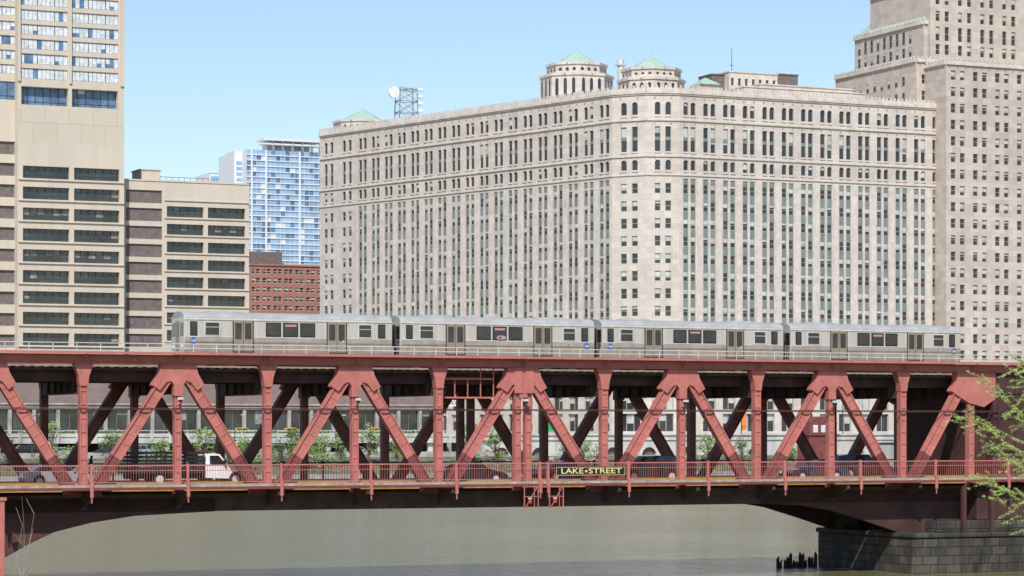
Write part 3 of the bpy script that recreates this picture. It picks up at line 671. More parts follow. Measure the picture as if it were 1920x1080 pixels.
fq(mb, F, 0, a1, zp(762), zp(676), 0, 0); fbox(mb, F, 0, a1, zp(760), zp(757), .02, .3, 1); fbox(mb, F, 0, a1, zp(679), zp(675), .02, .2, 1)
shell(mb, F, 0, a1, 9, zp(676), .9, 22); mb.build('wall', ['brownbrick', 'grubby'], pd); Wn.finish(pd, ['ribbonglass', 'brownpanel', 'greyblindrefl'])
VG = 700
gt = thing('glass_tower', 'pale blue glass apartment tower with white roof frame beyond the tan block', 'building', U(520, VG), VG, 9, absolute=True)
F = Face(U(462, VG), VG, 0); a1 = F.S(606); zg = lambda py: Z(py, 530, VG)
mb = MB(); n = 21; ztp = zg(283)
shell(mb, F, 0, a1, 9, ztp, .2, 30, 0)
fh = (ztp-zg(500))/n
for k in range(n+14):
    z0 = ztp-(k+1)*fh
    if z0 < 10: break
    fbox(mb, F, 0, a1, z0, z0+.34, -.2, .35, 0)
for px in (470, 497, 560, 603): fbox(mb, F, F.S(px), F.S(px)+.6, 12, ztp, -.25, .45, 0)
wl = mb.build('wall', 'white', gt)
for k in range(n):
    z0 = ztp-(k+1)*fh+.34; m2 = MB(); fq(m2, F, 0, a1, z0, z0+fh-.34, .02)
    for q in range(16): a = a1*q/16; fbox(m2, F, a, a+.09, z0, z0+fh-.34, .03, .12, 1)
    for q in range(16):
        r = random.random()
        if r < .26: fq(m2, F, a1*q/16+.14, a1*(q+1)/16, z0, z0+fh-.34, .04, 2 if r < .05 else 3)
    m2.build('window_band', ['skyglass', 'white', 'blindwhite', 'blueglass_dark'], gt, recalc=False)
mb = MB()
for px in (497, 515, 533, 551, 570, 588, 603):
    a = F.S(px); fbox(mb, F, a, a+.7, ztp, zg(262), -3, -2.2)
fbox(mb, F, F.S(495), a1, zg(264), zg(260), -8, 0); fbox(mb, F, F.S(490), a1-1, zg(272), zg(270), -4, .2); fbox(mb, F, F.S(510), F.S(590), ztp, zg(268), -9, -5)
mb.build('roof_frame', 'white', gt)
F3 = Face(U(439, VG+5), VG+5, 0); mb = MB(); b6 = F3.S(458); shell(mb, F3, 0, b6, 9, zg(284), .2, 10)
fq(mb, F3, 0, b6, 9, zg(284), 0)
fbox(mb, F3, b6, F3.S(495), zg(298), zg(290), -6, 0)
for k in range(16): fbox(mb, F3, .8, b6-.8, ztp-3-(k+1)*fh, ztp-1.8-(k+1)*fh, .01, .05, 1)
mb.build('side_slab', ['white', 'skyglass'], gt)
VH = 760; hb = thing('distant_glass_block', 'small pale blue glass block low behind the tan block, left of the glass tower', 'building', U(412, VH), VH, 9, absolute=True)
mb = MB(); F4 = Face(U(391, VH), VH, 0); shell(mb, F4, 0, F4.S(437), 9, Z(325, 412, VH), .1, 15); mb.build('wall', 'white', hb); mb = MB()
for k in range(5): fq(mb, F4, .8, F4.S(436), Z(337+k*8, 412, VH), Z(331+k*8, 412, VH), .03)
mb.build('window_band', 'skyglass', hb, recalc=False)
VR = 480
rb = thing('brick_apartment_building', 'red brick apartment building with grids of windows below the glass tower', 'building', U(530, VR), VR, 9, absolute=True)
F = Face(U(455, VR), VR, 0); a1 = F.S(612); zr = lambda py: Z(py, 530, VR); mb = MB(); Wn = Windows()
cols = []
for k in range(7):
    pa = 470+k*20.5; cols.append((F.S(pa+2), F.S(pa+9))); cols.append((F.S(pa+10.5), F.S(pa+17.5)))
rows = [(zr(514+k*17), zr(505+k*17)) for k in range(11)][::-1]
ops = facade(mb, F, 0, a1, 9, zr(497), cols, rows, .3)
for o in ops: Wn.add(F, *o, -.25, 'sash')
shell(mb, F, 0, a1, 9, zr(497), .4, 20); fbox(mb, F, 0, a1, zr(499), zr(496), .02, .3); mb.build('wall', 'redbrick', rb); Wn.finish(rb, ['glass', 'trim', 'blind'])
mb = MB(); mb.box(U(471, VR+4), U(529, VR+4), VR+4, VR+12, zr(498), zr(471)); mb.build('penthouse', 'brownpanel', rb)
mb = MB(); mb.box(U(530, VR+6), U(574, VR+6), VR+6, VR+9, zr(498), zr(491)); mb.build('roof_unit', 'concrete', rb)
# --- the great limestone building
pj = B((1148-960)/FP*547, 547); LL = 101.0
dl = (math.cos(math.radians(-74)), math.sin(math.radians(-74)))
FL = Face(pj[0]-dl[0]*LL, pj[1]-dl[1]*LL, -74)
ms = thing('limestone_building', 'huge pale limestone block with rows of windows and octagonal corner turrets behind the train', 'building', pj[0], pj[1], 9, absolute=True)
FA = Face(pj[0], pj[1], -52); aA = FA.S(1212); pA = FA.P(aA, 0); FB = Face(pA[0], pA[1], -18); aB = FB.S(1274); pB = FB.P(aB, 0); FR = Face(pB[0], pB[1], 0); VM = pB[1]
Wn = Windows(); mb = MB(); sp = MB(); tr = MB()
ZR = [19+3.58*k for k in range(12)]
def tiers(F, a0, a1, nb, zt=79.9, plain=False):
    b = (a1-a0)/nb; cols = []
    for k in range(nb):
        s = a0+k*b; ww = b*(.17 if plain else .245); mu = b*(.15 if plain else .12); p = (b-2*ww-mu)/2
        cols.append((s+p, s+p+ww)); cols.append((s+p+ww+mu, s+b-p))
    gc = [(a0+k*b+b*.18, a0+(k+1)*b-b*.18) for k in range(nb)]
    for o in facade(mb, F, a0, a1, 9, 18.2, gc, [(9.8, 13.4), (14.3, 17.2)], .6): Wn.add(F, *o, -.55, 'store')
    if not plain:
        facade(mb, F, a0, a1, 18.2, 62.0, cols, [(18.6, 61.4)], .32)
        for (c0, c1) in cols:
            for k, z in enumerate(ZR):
                Wn.add(F, c0, c1, z, z+1.95, -.25, 'sash')
                zn = ZR[k+1] if k < 11 else 61.4
                fbox(sp, F, c0, c1, z+1.95, zn, -.31, -.16)
            fbox(sp, F, c0, c1, 18.6, 19, -.31, -.16)
        for k in range(nb+1):
            aa = a0+k*b; p = b*.11; fbox(tr, F, max(a0, aa-p), min(a1, aa+p), 18.3, 61.6, .01, .13)
    else:
        for o in facade(mb, F, a0, a1, 18.2, 62.0, cols, [(z, z+2.05) for z in ZR], .3): Wn.add(F, *o, -.25, 'sash')
    for (za, zb, rr, ar) in ((62.0, 66.0, (63.1, 65.2), True), (66.0, 73.4, (66.9, 72.0), False), (73.4, zt, (74.4, 77.0), True)):
        for o in facade(mb, F, a0, a1, za, zb, cols, [rr], .36, 0, ar): Wn.add(F, *o, -.31, 'plain')
    for (za, zb, d) in ((62.0, 62.3, .22), (65.8, 66.1, .26), (73.15, 73.5, .3), (78.4, 78.7, .25), (78.7, 79.3, .45), (79.3, 79.9, .25)): fbox(tr, F, a0, a1, za, zb, .01, d)
    for (c0, c1) in cols:
        for zz in (66.7, 74.1, 62.85): fbox(tr, F, c0-.08, c1+.08, zz-.12, zz, .01, .16)
        fbox(sp, F, c0, c1, 69.2, 69.9, -.3, -.19)
    for k in range(nb*2):
        a = a0+(k+.5)*b/2
        for zz, r in ((72.6, .22), (77.8, .26), (62.65, .18), (65.5, .16)):
            tr.poly([F.P(a-r, zz, .05), F.P(a, zz-r, .05), F.P(a+r, zz, .05), F.P(a, zz+r, .05)], 1)
    k = a0
    while k < a1-.5: fbox(tr, F, k, k+.45, 79.9, 80.4, .05, .25); k += .95
aLe = FL.S(668)
tiers(FL, aLe, LL, 18); tiers(FL, 0, aLe, 2, plain=True)
tiers(FA, 0, aA, 1, plain=True); tiers(FB, 0, aB, 1, plain=True)
aR = FR.S(1776); tiers(FR, 0, aR, 14)
for i, (F, L1, dd) in enumerate(((FL, LL, 30), (FR, aR, 30), (FA, aA, 9), (FB, aB, 9))): shell(mb, F, 0, L1, 9, 79.5-.2*i, .7, dd)
mb.build('wall', 'stone', ms); o = sp.build('spandrel', 'spandrel', ms); o['kind'] = 'stuff'; tr.build('cornice', ['trim', 'terra'], ms)
def octagon(cx, cy, tiers_, roof, name='turret'):
    m1 = MB(); m2 = MB()
    for (z0, z1, r) in tiers_:
        m1.ring(cx, cy, z0, z1, r, r); m1.ring(cx, cy, z1-.5, z1+.05, r+.3, r+.3, m=0); m1.ring(cx, cy, z0, z0+.4, r+.2, r+.2, m=0)
        for k in range(8):
            t = 2*math.pi*k/8; ap = r*math.cos(math.pi/8)
            nx, ny = math.cos(t), math.sin(t); tx, ty = -ny, nx
            for q in (-1.2, 0, 1.2):
                w = .36; z2 = z0+.7; z3 = z1-1.0
                m2.poly([(cx+nx*(ap+.06)+tx*(q*r/5+a), cy+ny*(ap+.06)+ty*(q*r/5+a), z) for (a, z) in ((-w, z2), (w, z2), (w, z3-w), (0, z3), (-w, z3-w))])
            m1.poly([(cx+nx*(ap+.4)+tx*a, cy+ny*(ap+.4)+ty*a, z) for a, z in ((-.22, z1-.25), (0, z1-.47), (.22, z1-.25), (0, z1-.03))], 1)
    o = m1.build(name, ['trim', 'terra'], ms); m2.build('window_band', 'glass', o, recalc=False)
    m3 = MB(); z0, z1, r = roof; m3.ring(cx, cy, z0, z1, r, .25); m3.tube((cx, cy, z1), (cx, cy, z1+1.1), .12, .03, n=6); m3.build('roof', 'copper', o)
def at(px, Y): return B((px-960)/FP*Y, Y)
nx, ny = FA.n[0]+FB.n[0], FA.n[1]+FB.n[1]; nl = math.hypot(nx, ny)
x, y = pA[0]-nx/nl*7.6, pA[1]-ny/nl*7.6; octagon(x, y, [(79.0, 82.2, 6.9), (82.2, 84.4, 6.1)], (84.45, 87.3, 4.9))
x, y = at(1081, 585); octagon(x, y, [(78, 87.5, 8.0), (87.5, 90.0, 6.6)], (90.05, 93.3, 5.2))
q = FL.P(7.0, 0, -7.2); octagon(q[0], q[1], [(79.0, 82.0, 6.8)], (82.05, 85.0, 5.5))
def pent(px0, px1, v, py0, d, mt, name='penthouse', wins=0):
    m1 = MB(); F = Face(U(px0, v), v, 0); a1 = F.S(px1); pm = (px0+px1)/2; z0 = 79; z1 = Z(py0, pm, v)
    cols = [(a1*(k+.3)/wins, a1*(k+.7)/wins) for k in range(wins)] if wins else []
    ops = facade(m1, F, 0, a1, z0, z1, cols, [(z1-2.8, z1-1.2)] if wins else [], .3)
    shell(m1, F, 0, a1, z0, z1, .35, d); fbox(m1, F, -.15, a1+.15, z1, z1+.25, -d, .2); o = m1.build(name, mt, ms)
    for q in ops:
        m1 = MB(); Windows.draw(m1, F, *q, -.28, 'plain'); m1.build('window', ['glass', 'sash', 'blind'], o, recalc=False)
pent(1367, 1458, VM+18, 138, 8, 'trim', wins=7); pent(1458, 1496, VM+19, 141, 8, 'brownpanel'); pent(1335, 1367, VM+20, 141, 6, 'brownpanel')
pent(1395, 1622, VM+9, 170, 12, 'trim', wins=14); pent(1425, 1600, VM+11, 164, 8, 'trim')
m1 = MB(); x, y = at(1322, 567); m1.box(x-2.6, x+2.6, y-2, y+2, 79, 83.3, 1); m1.ring(x, y, 83.3, 84.9, 3.6, .3, 4, 0); m1.build('roof_hut', ['copper', 'stone2'], ms)
m1 = MB(); x, y = at(1164, 590); m1.tube((x, y, 79), (x, y, 92.0), .75, n=12); m1.box(x-.9, x+.9, y-.9, y+.9, 90.6, 91); m1.build('chimney', 'galv', ms)
m1 = MB(); x, y = at(1372, 585); m1.tube((x, y, 79), (x, y, 94), .12, .05, n=6); m1.box(x-.5, x+.5, y-.05, y+.05, 90, 90.1); m1.build('antenna', 'darkframe', ms)
def tower(pxa, v, depth, zb, zt, fc, sc, rows, L1=60):
    F = Face(U(pxa, v), v, 0)
    for o in facade(tm, F, 0, L1, zb, zt, fc(F, L1), rows, .35): Wn.add(F, *o, -.3, 'sash')
    shell(tm, F, 0, L1, zb, zt, .45, depth)
    FS = Face(F.u-.05, v+depth, -90)
    for o in facade(tm, FS, 0, depth, zb, zt, sc, rows, .04): Wn.add(FS, o[0], o[1], o[2], o[3], .02, 'sash')
    for G, l in ((F, L1), (FS, depth)):
        fbox(tt, G, 0, l, zt-.9, zt-.4, .03, .4); fbox(tt, G, 0, l, zt-.4, zt, .03, .22); k = 0
        while k < l-.5: fbox(tt, G, k, k+.5, zt, zt+.4, 0, .3); k += 1.1
        k = 1.0
        while k < l-1:
            tt.poly([G.P(k-.25, zt-1.5, .05), G.P(k, zt-1.75, .05), G.P(k+.25, zt-1.5, .05), G.P(k, zt-1.25, .05)], 1); k += 2
tm = MB(); tt = MB()
def fcols(pitch, w, start=1.4):
    def f(F, L1):
        out = []; k = start
        while k+w < L1-.5: out.append((k, k+w)); k += pitch if len(out) % 2 else pitch*1.45
        return out
    return f
rowsA = [(11+3.5*k, 13.0+3.5*k) for k in range(22) if 11+3.5*k < 85]
scA = [(1.5+2.9*k, 2.6+2.9*k) for k in range(10)]
tower(1718, VM+4, 33, 60, 90, fcols(2.3, 1.2), scA, [r for r in rowsA if r[0] > 61])
tower(1774, VM-4, 8.5, 9, 88.6, fcols(2.3, 1.2, 1.2), [], rowsA)
tower(1732, VM+6, 28, 90, 98.6, fcols(2.35, 1.1), [(1.5+2.6*k, 2.6+2.6*k) for k in range(9)], [(91.2, 93.4), (94.2, 97.0)])
tower(1744, VM+5, 24, 90.3, 107, fcols(2.35, 1.1), [], [(91.2, 93.4), (94.2, 97.2), (98.4, 100.6), (102, 104.5)])
tm.build('tower', 'stone2', ms); tt.build('tower_trim', ['trim', 'terra'], ms)
m1 = MB(); ua = U(1732, VM+6); va = VM+6; ub = ua+12
m1.hexa([(ua+.3, va+.5, 98.8), (ub, va+.5, 98.8), (ub, va+27.7, 98.8), (ua+.3, va+27.7, 98.8), (ua+6, va+6, 106), (ub, va+6, 106), (ub, va+22, 106), (ua+6, va+22, 106)])
m1.build('tower_roof', 'copper', ms)
Wn.finish(ms, ['glass', 'sash', 'blind'])
x, y = at(762, 604)
am = thing('antenna_mast', 'steel lattice antenna mast with a round dish on the limestone roof at left', 'antenna', x, y, 79.3)
m1 = MB(); zt = 8.2
for sx in (-2.3, 2.3):
    for sy in (-1.5, 1.5): m1.tube((sx, sy, 0), (sx*.9, sy*.9, zt), .12, n=6)
for k in range(4):
    z = min(zt, zt*k/3.2)
    for sy in (-1.45, 1.45): m1.tube((-2.2, sy, z), (2.2, sy, z), .08, n=5); m1.tube((-2.2, sy, z), (2.2, sy, min(zt, z+2.5)), .06, n=5); m1.tube((2.2, sy, z), (-2.2, sy, min(zt, z+2.5)), .06, n=5)
    for sx in (-2.2, 2.2): m1.tube((sx, -1.45, z), (sx, 1.45, z), .08, n=5)
m1.build('lattice', 'greyblindrefl', am)
m1 = MB(); m1.ring(0, 0, 0, .5, .3, 1.15, 18); m1.ring(0, 0, .5, 1.1, 1.3, 1.3, 18); m1.v = [(a-3.6, -.6-c, 6.9+b) for a, b, c in m1.v]; m1.tube((-3.6, -.3, 6.9), (-2.2, -.3, 6.6), .12, n=6); m1.build('dish', 'lamp', am)
for k in range(6):
    m1 = MB(); xx = random.uniform(-2.2, 3.2); zz = random.uniform(4, 8); m1.tube((xx, -1.7, zz), (xx, -1.7, zz+random.uniform(1, 2)), .1, n=6); m1.build('aerial', 'galv', am)
for k in range(4):
    m1 = MB(); xx = 2.4; m1.tube((xx, -1.2, 3+k*1.6), (xx+.9, -1.5, 3+k*1.6), .38, n=10); m1.build('panel_antenna', 'lamp', am)
# ================================================================ FAR BANK
vv = VB+36
via = thing('riverside_viaduct', 'pale concrete riverside viaduct with columns beyond the bridge at left', 'viaduct', U(400, vv), vv, 5.5, absolute=True)
m1 = MB(); x0, x1 = U(-150, vv), U(900, vv); m1.box(x0, x1, vv, vv+15, 8.1, 9.0); m1.box(x0, x1, vv-.3, vv, 8.0, 9.0); m1.build('deck', 'concrete', via)
m1 = MB(); m1.box(x0, x1, vv-.45, vv-.15, 9.0, 9.55); m1.box(x0, x1, vv-.4, vv-.3, 9.95, 10.05); k = x0
while k < x1: m1.box(k, k+.4, vv-.55, vv-.45, 8.0, 9.6); m1.box(k, k+.12, vv-.4, vv-.3, 9.55, 9.95); k += 3
m1.build('parapet', 'concrete', via)
m1 = MB(); m1.box(x0, x1, vv+14, vv+15, 6.0, 8.1); m1.build('back_wall', 'brownpanel', via)
m1 = MB(); m1.box(x0, x1, vv-7, vv-6.6, 5.4, 6.6); m1.build('lower_wall', 'grubby', via)
k = x0+3
while k < x1:
    m1 = MB(); m1.box(k-.4, k+.4, vv+.3, vv+1.2, 5, 8.1); m1.build('column', 'concrete', via, bevel=.05); k += 9
rw = thing('retaining_wall', 'pale stone river wall with dark arched recesses below the limestone building', 'wall', U(1300, vv-6), vv-6, 4.5, absolute=True)
F = Face(U(905, vv-6), vv-6, 0); a1 = F.S(2000); m1 = MB(); m2 = MB(); n = 17
cols = [(a1*(k+.3)/n, a1*(k+.7)/n) for k in range(n)]
ops = facade(m1, F, 0, a1, 4, 9.4, cols, [(4.6, 7.2)], .8, 0, True)
for o in ops: fq(m2, F, *o, -.75)
shell(m1, F, 0, a1, 4, 9.4, .9, 13); fbox(m1, F, 0, a1, 8.4, 8.7, .02, .25); fbox(m1, F, 0, a1, 9.2, 9.45, .02, .3)
m1.build('wall', 'concrete', rw); m2.build('recess', 'brownpanel', rw, recalc=False)
ordn = ['first', 'second', 'third', 'fourth', 'fifth', 'sixth', 'seventh', 'eighth', 'ninth', 'tenth', 'eleventh', 'twelfth']
sl0 = None
for i in range(10):
    px = 60+i*190; v = vv-8 if px < 900 else vv+4; zb = 5.9 if px < 900 else 9.0
    if sl0 is None:
        sl0 = thing('street_lamp', '', 'lamp', 0, 0, 0, group='street lamps on the far bank'); m1 = MB(); m1.tube((0, 0, 0), (0, 0, 6.2), .1, .06, 8); m1.tube((0, 0, 6.2), (1.1, -.3, 6.6), .05, .04, 6); m1.build('post', 'darkframe', sl0)
        m1 = MB(); m1.box(.9, 1.5, -.45, -.15, 6.5, 6.65); m1.build('lamp_head', 'galv', sl0); t = sl0
    else: t = dup(sl0)
    t.location = W(U(px, v), v, zb); t['label'] = 'dark street lamp on the far bank, %s of ten from the left' % ordn[i]
for i in range(9):
    px = 40+i*78; v = vv-3.2; vehicle('sedan' if i % 3 else 'suv', px, v, ('carblack', 'carsilver', 'carblue', 'carsilver', 'maroon')[i % 5], 'parked car below the viaduct beyond the bridge, %s of nine from the left' % ordn[i], 'parked_car', 'car', 1 if i % 2 else -1, 'cars parked below the viaduct', 6.0)
def leaves(m, cx, cy, cz, r, n, ls, mi=(0, 1, 2), w=(5, 4, 3)):
    for k in range(n):
        d = Vector((random.gauss(0, 1), random.gauss(0, 1), random.gauss(0, 1))); d.normalize(); rr = r*random.random()**.45
        p = Vector((cx, cy, cz))+Vector((d.x, d.y, d.z*.8))*rr
        a = Vector((random.uniform(-1, 1), random.uniform(-1, 1), random.uniform(-1, 1))).normalized(); b = a.orthogonal().normalized(); s = ls*random.uniform(.6, 1.3)
        m.poly([p-a*s*.5, p+b*s*.35, p+a*s*.5, p-b*s*.35], random.choices(mi, w)[0])
def tree(h, r, mats, nclump=30, nl=28, ls=.28):
    t = bpy.data.objects.new('riverside_tree', None); C.objects.link(t); OFF[t.name] = (0, 0, 0)
    m = MB(); m.tube((0, 0, -.3), (.1, 0, h*.5), .14, .07, 7); m2 = MB()
    for k in range(nclump):
        an = random.uniform(0, 6.28); rr = r*random.uniform(.1, 1.15); z = h*random.uniform(.25, 1.0); q = rr*(1.2-.75*(z/h))
        p = (q*math.cos(an), q*math.sin(an), z); m.tube((.05, 0, h*random.uniform(.2, .5)), p, .05, .015, 5); leaves(m2, *p, r*random.uniform(.15, .4), nl, ls)
    m.build('trunk', 'bark', t); m2.build('crown', mats, t, recalc=False); return t
protos = [tree(6.0, 2.6, ['leafa', 'leafb', 'leafc']), tree(4.4, 3.4, ['leafb', 'leafa', 'leafc']), tree(6.8, 2.3, ['leafb', 'leafa', 'leafc']), tree(5.6, 2.5, ['blossom', 'leafb', 'blossom'])]
spots = [(15, 0), (95, 2), (130, 1), (212, 0), (245, 3), (300, 1), (385, 2), (430, 1), (455, 1), (505, 1), (528, 0), (548, 2), (575, 1), (600, 1), (640, 2), (690, 0), (745, 1), (880, 2), (930, 0), (1060, 3), (1095, 1), (1120, 3), (1330, 1), (1392, 0), (1480, 1), (1740, 0)]
used = set(); ng = 0; ords = ['leftmost', 'second', 'third', 'fourth', 'fifth', 'sixth', 'seventh', 'eighth', 'ninth', 'tenth', 'eleventh', 'twelfth', 'thirteenth', 'fourteenth', 'fifteenth', 'sixteenth', 'seventeenth', 'eighteenth', 'nineteenth', 'twentieth', 'twenty-first', 'twenty-second', 'rightmost']
nb_ = 0
for i, (px, ki) in enumerate(spots):
    p = protos[ki]
    t = p if ki not in used else dup(p)
    used.add(ki); v = VB+17+random.uniform(-5, 5)
    t.location = W(U(px, v), v, 4.0+random.uniform(-.4, .3)); t.rotation_euler = (0, 0, random.uniform(0, 6.28)); s = random.uniform(.7, 1.15); t.scale = (s*random.uniform(.9, 1.2), s, s)
    if ki == 3:
        tag(t, 'white blossoming tree on the far bank, '+['left one, near the truck', 'middle one, above the street name sign', 'right one, above the street name sign'][nb_], 'tree', 'blossoming riverside trees'); nb_ += 1
    else:
        tag(t, 'light green spring tree on the far bank, %s of the green ones from the left' % ords[min(ng, 22)], 'tree', 'green riverside trees'); ng += 1
for i, (pa, pb) in enumerate(((40, 230), (330, 620), (640, 800))):
    m = MB(); v = vv+1.0; ua, ub = U(pa, v), U(pb, v); k = ua
    while k < ub: leaves(m, k, v, 9.9, .35, 16, .25); k += .5
    m.box(ua, ub, v-.25, v+.25, 9.0, 9.8, 2); tag(m.build('hedge', ['leafa', 'leafb', 'leafc'], off=((ua+ub)/2, v, 9.0), recalc=False), ['clipped green hedge on the viaduct at the left end', 'clipped green hedge on the viaduct, middle one of three', 'clipped green hedge on the viaduct, rightmost of three'][i], 'hedge', 'hedges along the viaduct')
m = MB(); k = U(-100, VB+9)
while k < U(1900, VB+9):
    if random.random() < .75: leaves(m, k, VB+12+random.uniform(-5, 8), 3.6+random.uniform(0, 1.2), random.uniform(.5, 1.4), 18, .3)
    k += .8
tag(m.build('bank_shrubs', ['leafa', 'leafb', 'leafc'], recalc=False), 'low spring green undergrowth along the far river bank', 'undergrowth', kind='stuff')
for i, px in enumerate((72, 455, 548, 702)):
    vehicle('sedan', px, vv+6, 'taxi', ['yellow taxi on the viaduct, leftmost of four', 'yellow taxi on the viaduct, second from the left', 'yellow taxi on the viaduct, third from the left', 'yellow taxi on the viaduct, rightmost of four'][i], 'taxi', 'car', 1, 'yellow taxis on the viaduct', 9.02)
def banner(px, v, z, w, h, mt, label, name='banner', txt=None, tm_='signblack'):
    t = thing(name, label, 'sign', U(px, v), v, 9.0)
    m = MB(); m.box(-w/2, w/2, -.05, .05, z-9-h/2, z-9+h/2); m.build('panel', mt, t)
    if txt: text_mesh(txt, h*.8, 'lettering', tm_, t, (0, -.06, z-9))
    m = MB(); m.tube((-w/2-.1, 0, 0), (-w/2-.1, 0, z-9+h/2+.2), .08, n=6); m.build('pole', 'darkframe', t)
banner(849, vv+8, 14.6, 2.5, 1.0, 'lamp', 'small white banner with black capital letters under the rail deck', txt='NEX')
banner(845, vv+9, 15.9, 1.6, .9, 'orange', 'small orange banner above the white lettered banner')
banner(1029, vv+2, 11.1, 1.5, 2.6, 'green', 'upright green sign beyond the bridge just right of its centre joint', 'upright_sign')
banner(1395, vv+8, 12.0, .9, 4.0, 'orange', 'tall narrow orange banner hanging at the foot of the limestone building')
fb = thing('bridge_tender_house', 'small maroon bridge house with windows on the far bank at right', 'building', U(1532, VB+10), VB+10, 4)
m = MB(); m.prism([(-2.6, 0), (2.6, 0), (2.6, 7.4), (1.8, 8.3), (-1.8, 8.3), (-2.6, 7.4)], -2, 2); m.box(-2.9, 2.9, -2.3, 2.3, 5.2, 5.4); m.build('wall', 'maroon', fb, bevel=.05)
for k in (-1.5, 0, 1.5): m = MB(); m.box(k-.45, k+.45, -2.05, -2.0, 5.7, 6.9); m.build('window', 'blindwhite', fb)
fg = thing('girder_bridge', 'low maroon girder bridge on the far bank near the right end', 'bridge', U(1740, VB+6), VB+6, 4)
m = MB(); m.prism([(-6, 3.5), (-5, 5.2), (-2, 6.6), (2, 6.9), (14, 6.9), (14, 3.5)], -.4, .4); m.build('girder', 'maroon', fg, bevel=.05)
m = MB(); m.box(-6, 14, .4, 7, 3.6, 4.0); m.build('deck', 'asphalt', fg)
for q in ((-6, -5), (8, 9.5)): m = MB(); m.box(q[0], q[1], -.5, 7, -4, 3.6); m.build('pier', 'concrete', fg)
# ================================================================ PIER, PILES, NEAR PLANTS
x0 = U(1712, -2.5)
ab = thing('bridge_abutment', 'weathered stone block pier under the right end of the bridge', 'pier', x0, -2, 0, absolute=True)
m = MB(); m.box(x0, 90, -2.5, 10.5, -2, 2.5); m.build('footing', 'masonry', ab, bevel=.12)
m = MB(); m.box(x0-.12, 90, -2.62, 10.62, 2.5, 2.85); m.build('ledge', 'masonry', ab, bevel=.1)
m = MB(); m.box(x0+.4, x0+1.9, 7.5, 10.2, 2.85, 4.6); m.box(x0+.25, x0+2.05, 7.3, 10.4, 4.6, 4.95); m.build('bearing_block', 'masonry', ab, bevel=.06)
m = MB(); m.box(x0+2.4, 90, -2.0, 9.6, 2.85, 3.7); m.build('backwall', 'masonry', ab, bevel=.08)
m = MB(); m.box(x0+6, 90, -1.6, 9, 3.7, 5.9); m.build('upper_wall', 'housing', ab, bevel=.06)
for q in (4.2, 6.6):
    m = MB(); m.box(x0+q, x0+q+.3, -2.5, -2.2, 2.85, 6.2); m.build('steel_column', 'housing', ab)
random.seed(3)
for i in range(13):
    px = 1459+i*5.8; v = 9+random.uniform(-.8, .8); h = random.uniform(.35, 1.0); u = U(px, v)
    m = MB(); m.tube((0, 0, -1), (random.uniform(-.1, .1), 0, h), .16, .12, 9); m.ring(0.02, 0, h-.02, h+random.uniform(.05, .2), .1, .03, 5)
    o = m.build('timber_pile', 'wood', off=(0, 0, 0)); o.location = W(u, v, 0)
    tag(o, 'dark rotten timber pile standing in the water left of the stone pier', 'pile', 'old timber piles in the river')
m = MB(); u, v = U(3, -3.0), -3.0; m.box(-.16, .16, -.12, .12, -1, 6.0); m.box(-.26, .26, -.2, .2, 5.9, 6.1); m.box(-.1, .1, -.16, -.12, 0, 5.8)
o = m.build('steel_post', 'red', off=(0, 0, 0)); o.location = W(u, v, 0); tag(o, 'red steel post standing in the water at the lower left edge', 'post')
random.seed(11)
lx, ly = 9.0, 42.0
lt = bpy.data.objects.new('larch_tree', None); C.objects.link(lt); lt.location = (lx, ly, 4); OFF[lt.name] = (0, 0, 0)
tag(lt, 'close larch tree with bright green spring needles reaching in at the right edge', 'tree')
m = MB(); m.tube((0, 0, -.3), (.05, 0, 9), .13, .04, 9); m2 = MB(); m3 = MB()
def tuft(mm, p, r, n=10):
    for k in range(n):
        d = Vector((random.gauss(0, 1), random.gauss(0, 1), random.gauss(.3, 1))).normalized()*r*random.uniform(.6, 1.2); w = d.orthogonal().normalized()*.0035
        mm.poly([p-w, p+w, p+d+w*.3, p+d-w*.3], random.choices((0, 1, 2), (5, 5, 1))[0])
def twig(p, d, L1, r, depth):
    n = 11 if depth == 0 else 6; q = p
    for k in range(n):
        d2 = (d+Vector((random.uniform(-.14, .14), random.uniform(-.14, .14), .07 if depth == 0 else .03))).normalized(); q2 = q+d2*L1/n
        m2.tube(q, q2, r*(1-k/n*.85), r*(1-(k+1)/n*.85), 5, cap=False)
        for j in range(2): tuft(m3, q+(q2-q)*random.random(), .036)
        if depth < 1 and k > 1:
            for j in range(1+(random.random() < .5)):
                a = Vector((d2.x*.8+random.uniform(-.3, .2), random.uniform(-.8, .8), random.uniform(-.6, .6))).normalized(); twig(q2, a, L1*random.uniform(.12, .28), r*.5, depth+1)
        q = q2; d = d2
for (z, Lb, dz) in ((4.45, 1.5, .05), (4.75, 1.6, .0), (5.0, 1.9, -.12), (5.2, 1.4, .1), (5.4, 1.7, .05), (5.6, 1.9, .0), (5.82, 2.0, -.05), (6.0, 1.6, .1), (6.2, 1.75, .12), (6.4, 1.5, .25), (6.6, 1.3, .35), (5.1, 1.1, .3), (5.75, 1.3, .4)):
    twig(Vector((0, 0, z)), Vector((-1, random.uniform(-.5, .5), dz)).normalized(), Lb, .010, 0)
m.build('trunk', 'bark', lt); m2.build('branch', 'bark', lt, recalc=False); m3.build('crown', ['needle', 'needle2', 'leafa'], lt, recalc=False)
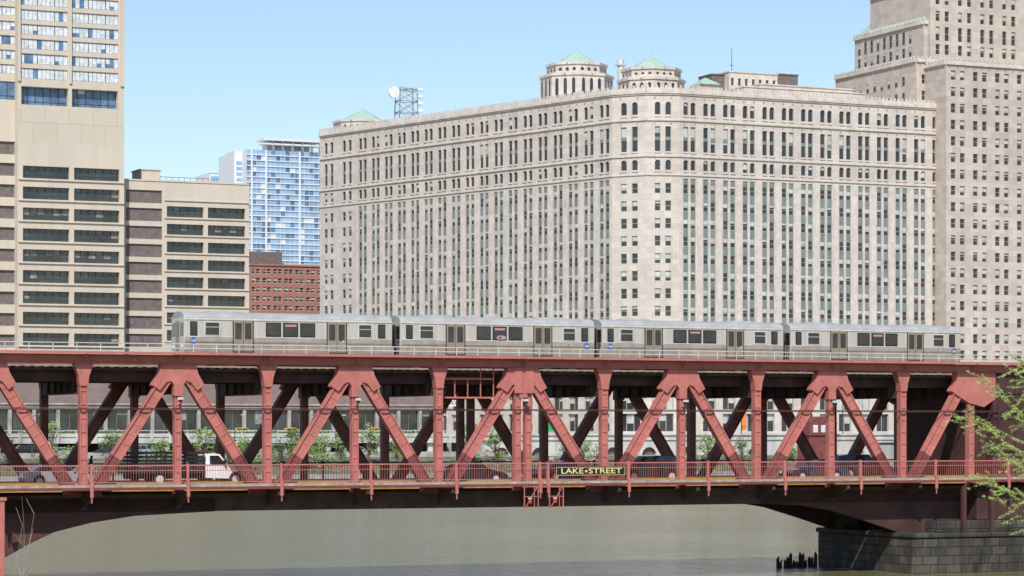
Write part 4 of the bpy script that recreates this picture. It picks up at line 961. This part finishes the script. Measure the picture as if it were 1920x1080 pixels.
bs = bpy.data.objects.new('bare_shrub', None); C.objects.link(bs); bs.location = (-7.55, 40, 4); OFF[bs.name] = (0, 0, 0); tag(bs, 'thin bare twiggy shrub at the lower left corner', 'shrub')
m2 = MB()
for k in range(7):
    q = Vector((random.uniform(-.1, .1), 0, 0)); d = Vector((random.uniform(-.08, .1), random.uniform(-.1, .1), 1)).normalized(); top = random.uniform(4.4, 5.1)
    for j in range(10):
        d = (d+Vector((random.uniform(-.07, .07), random.uniform(-.07, .07), 0))).normalized(); q2 = q+d*top/10; m2.tube(q, q2, .009*(1-j*.08), .009*(1-(j+1)*.08), 5, cap=False)
        if j > 6:
            e = (d+Vector((random.uniform(-.8, .8), random.uniform(-.8, .8), 0))).normalized(); m2.tube(q2, q2+e*.3, .003, .002, 4, cap=False)
        q = q2
m2.build('stem', 'fascia', bs, recalc=False)
# ================================================================ LIGHT, CAMERA
w = bpy.data.worlds.new('World'); bpy.context.scene.world = w; w.use_nodes = True
nt = w.node_tree; bg = nt.nodes['Background']; sk = nt.nodes.new('ShaderNodeTexSky'); sk.sky_type = 'NISHITA'; sk.sun_disc = False
el = math.radians(44); az = math.atan2(-.12, -1.0)
sk.sun_elevation = el; sk.sun_rotation = az; sk.air_density = 1.0; sk.dust_density = .45; sk.ozone_density = 2.0; sk.altitude = 100
nt.links.new(sk.outputs[0], bg.inputs[0]); bg.inputs[1].default_value = .135
sd = Vector((math.sin(az)*math.cos(el), math.cos(az)*math.cos(el), math.sin(el)))
ld = bpy.data.lights.new('sun', 'SUN'); ld.energy = 4.4; ld.angle = math.radians(.5); ld.color = (1, .965, .91)
lo = bpy.data.objects.new('sun', ld); C.objects.link(lo); lo.rotation_euler = sd.to_track_quat('Z', 'Y').to_euler(); lo.location = (0, -20, 60)
cam = bpy.data.cameras.new('camera'); co = bpy.data.objects.new('camera', cam); C.objects.link(co); co.location = (0, 0, CH); co.rotation_euler = (math.pi/2, 0, 0)
cam.sensor_width = 36; cam.lens = 36*FP/1920; cam.shift_y = (HZ-540)/1920; cam.clip_end = 12000; cam.clip_start = .5
bpy.context.scene.camera = co
bpy.context.scene.view_settings.view_transform = 'Standard'
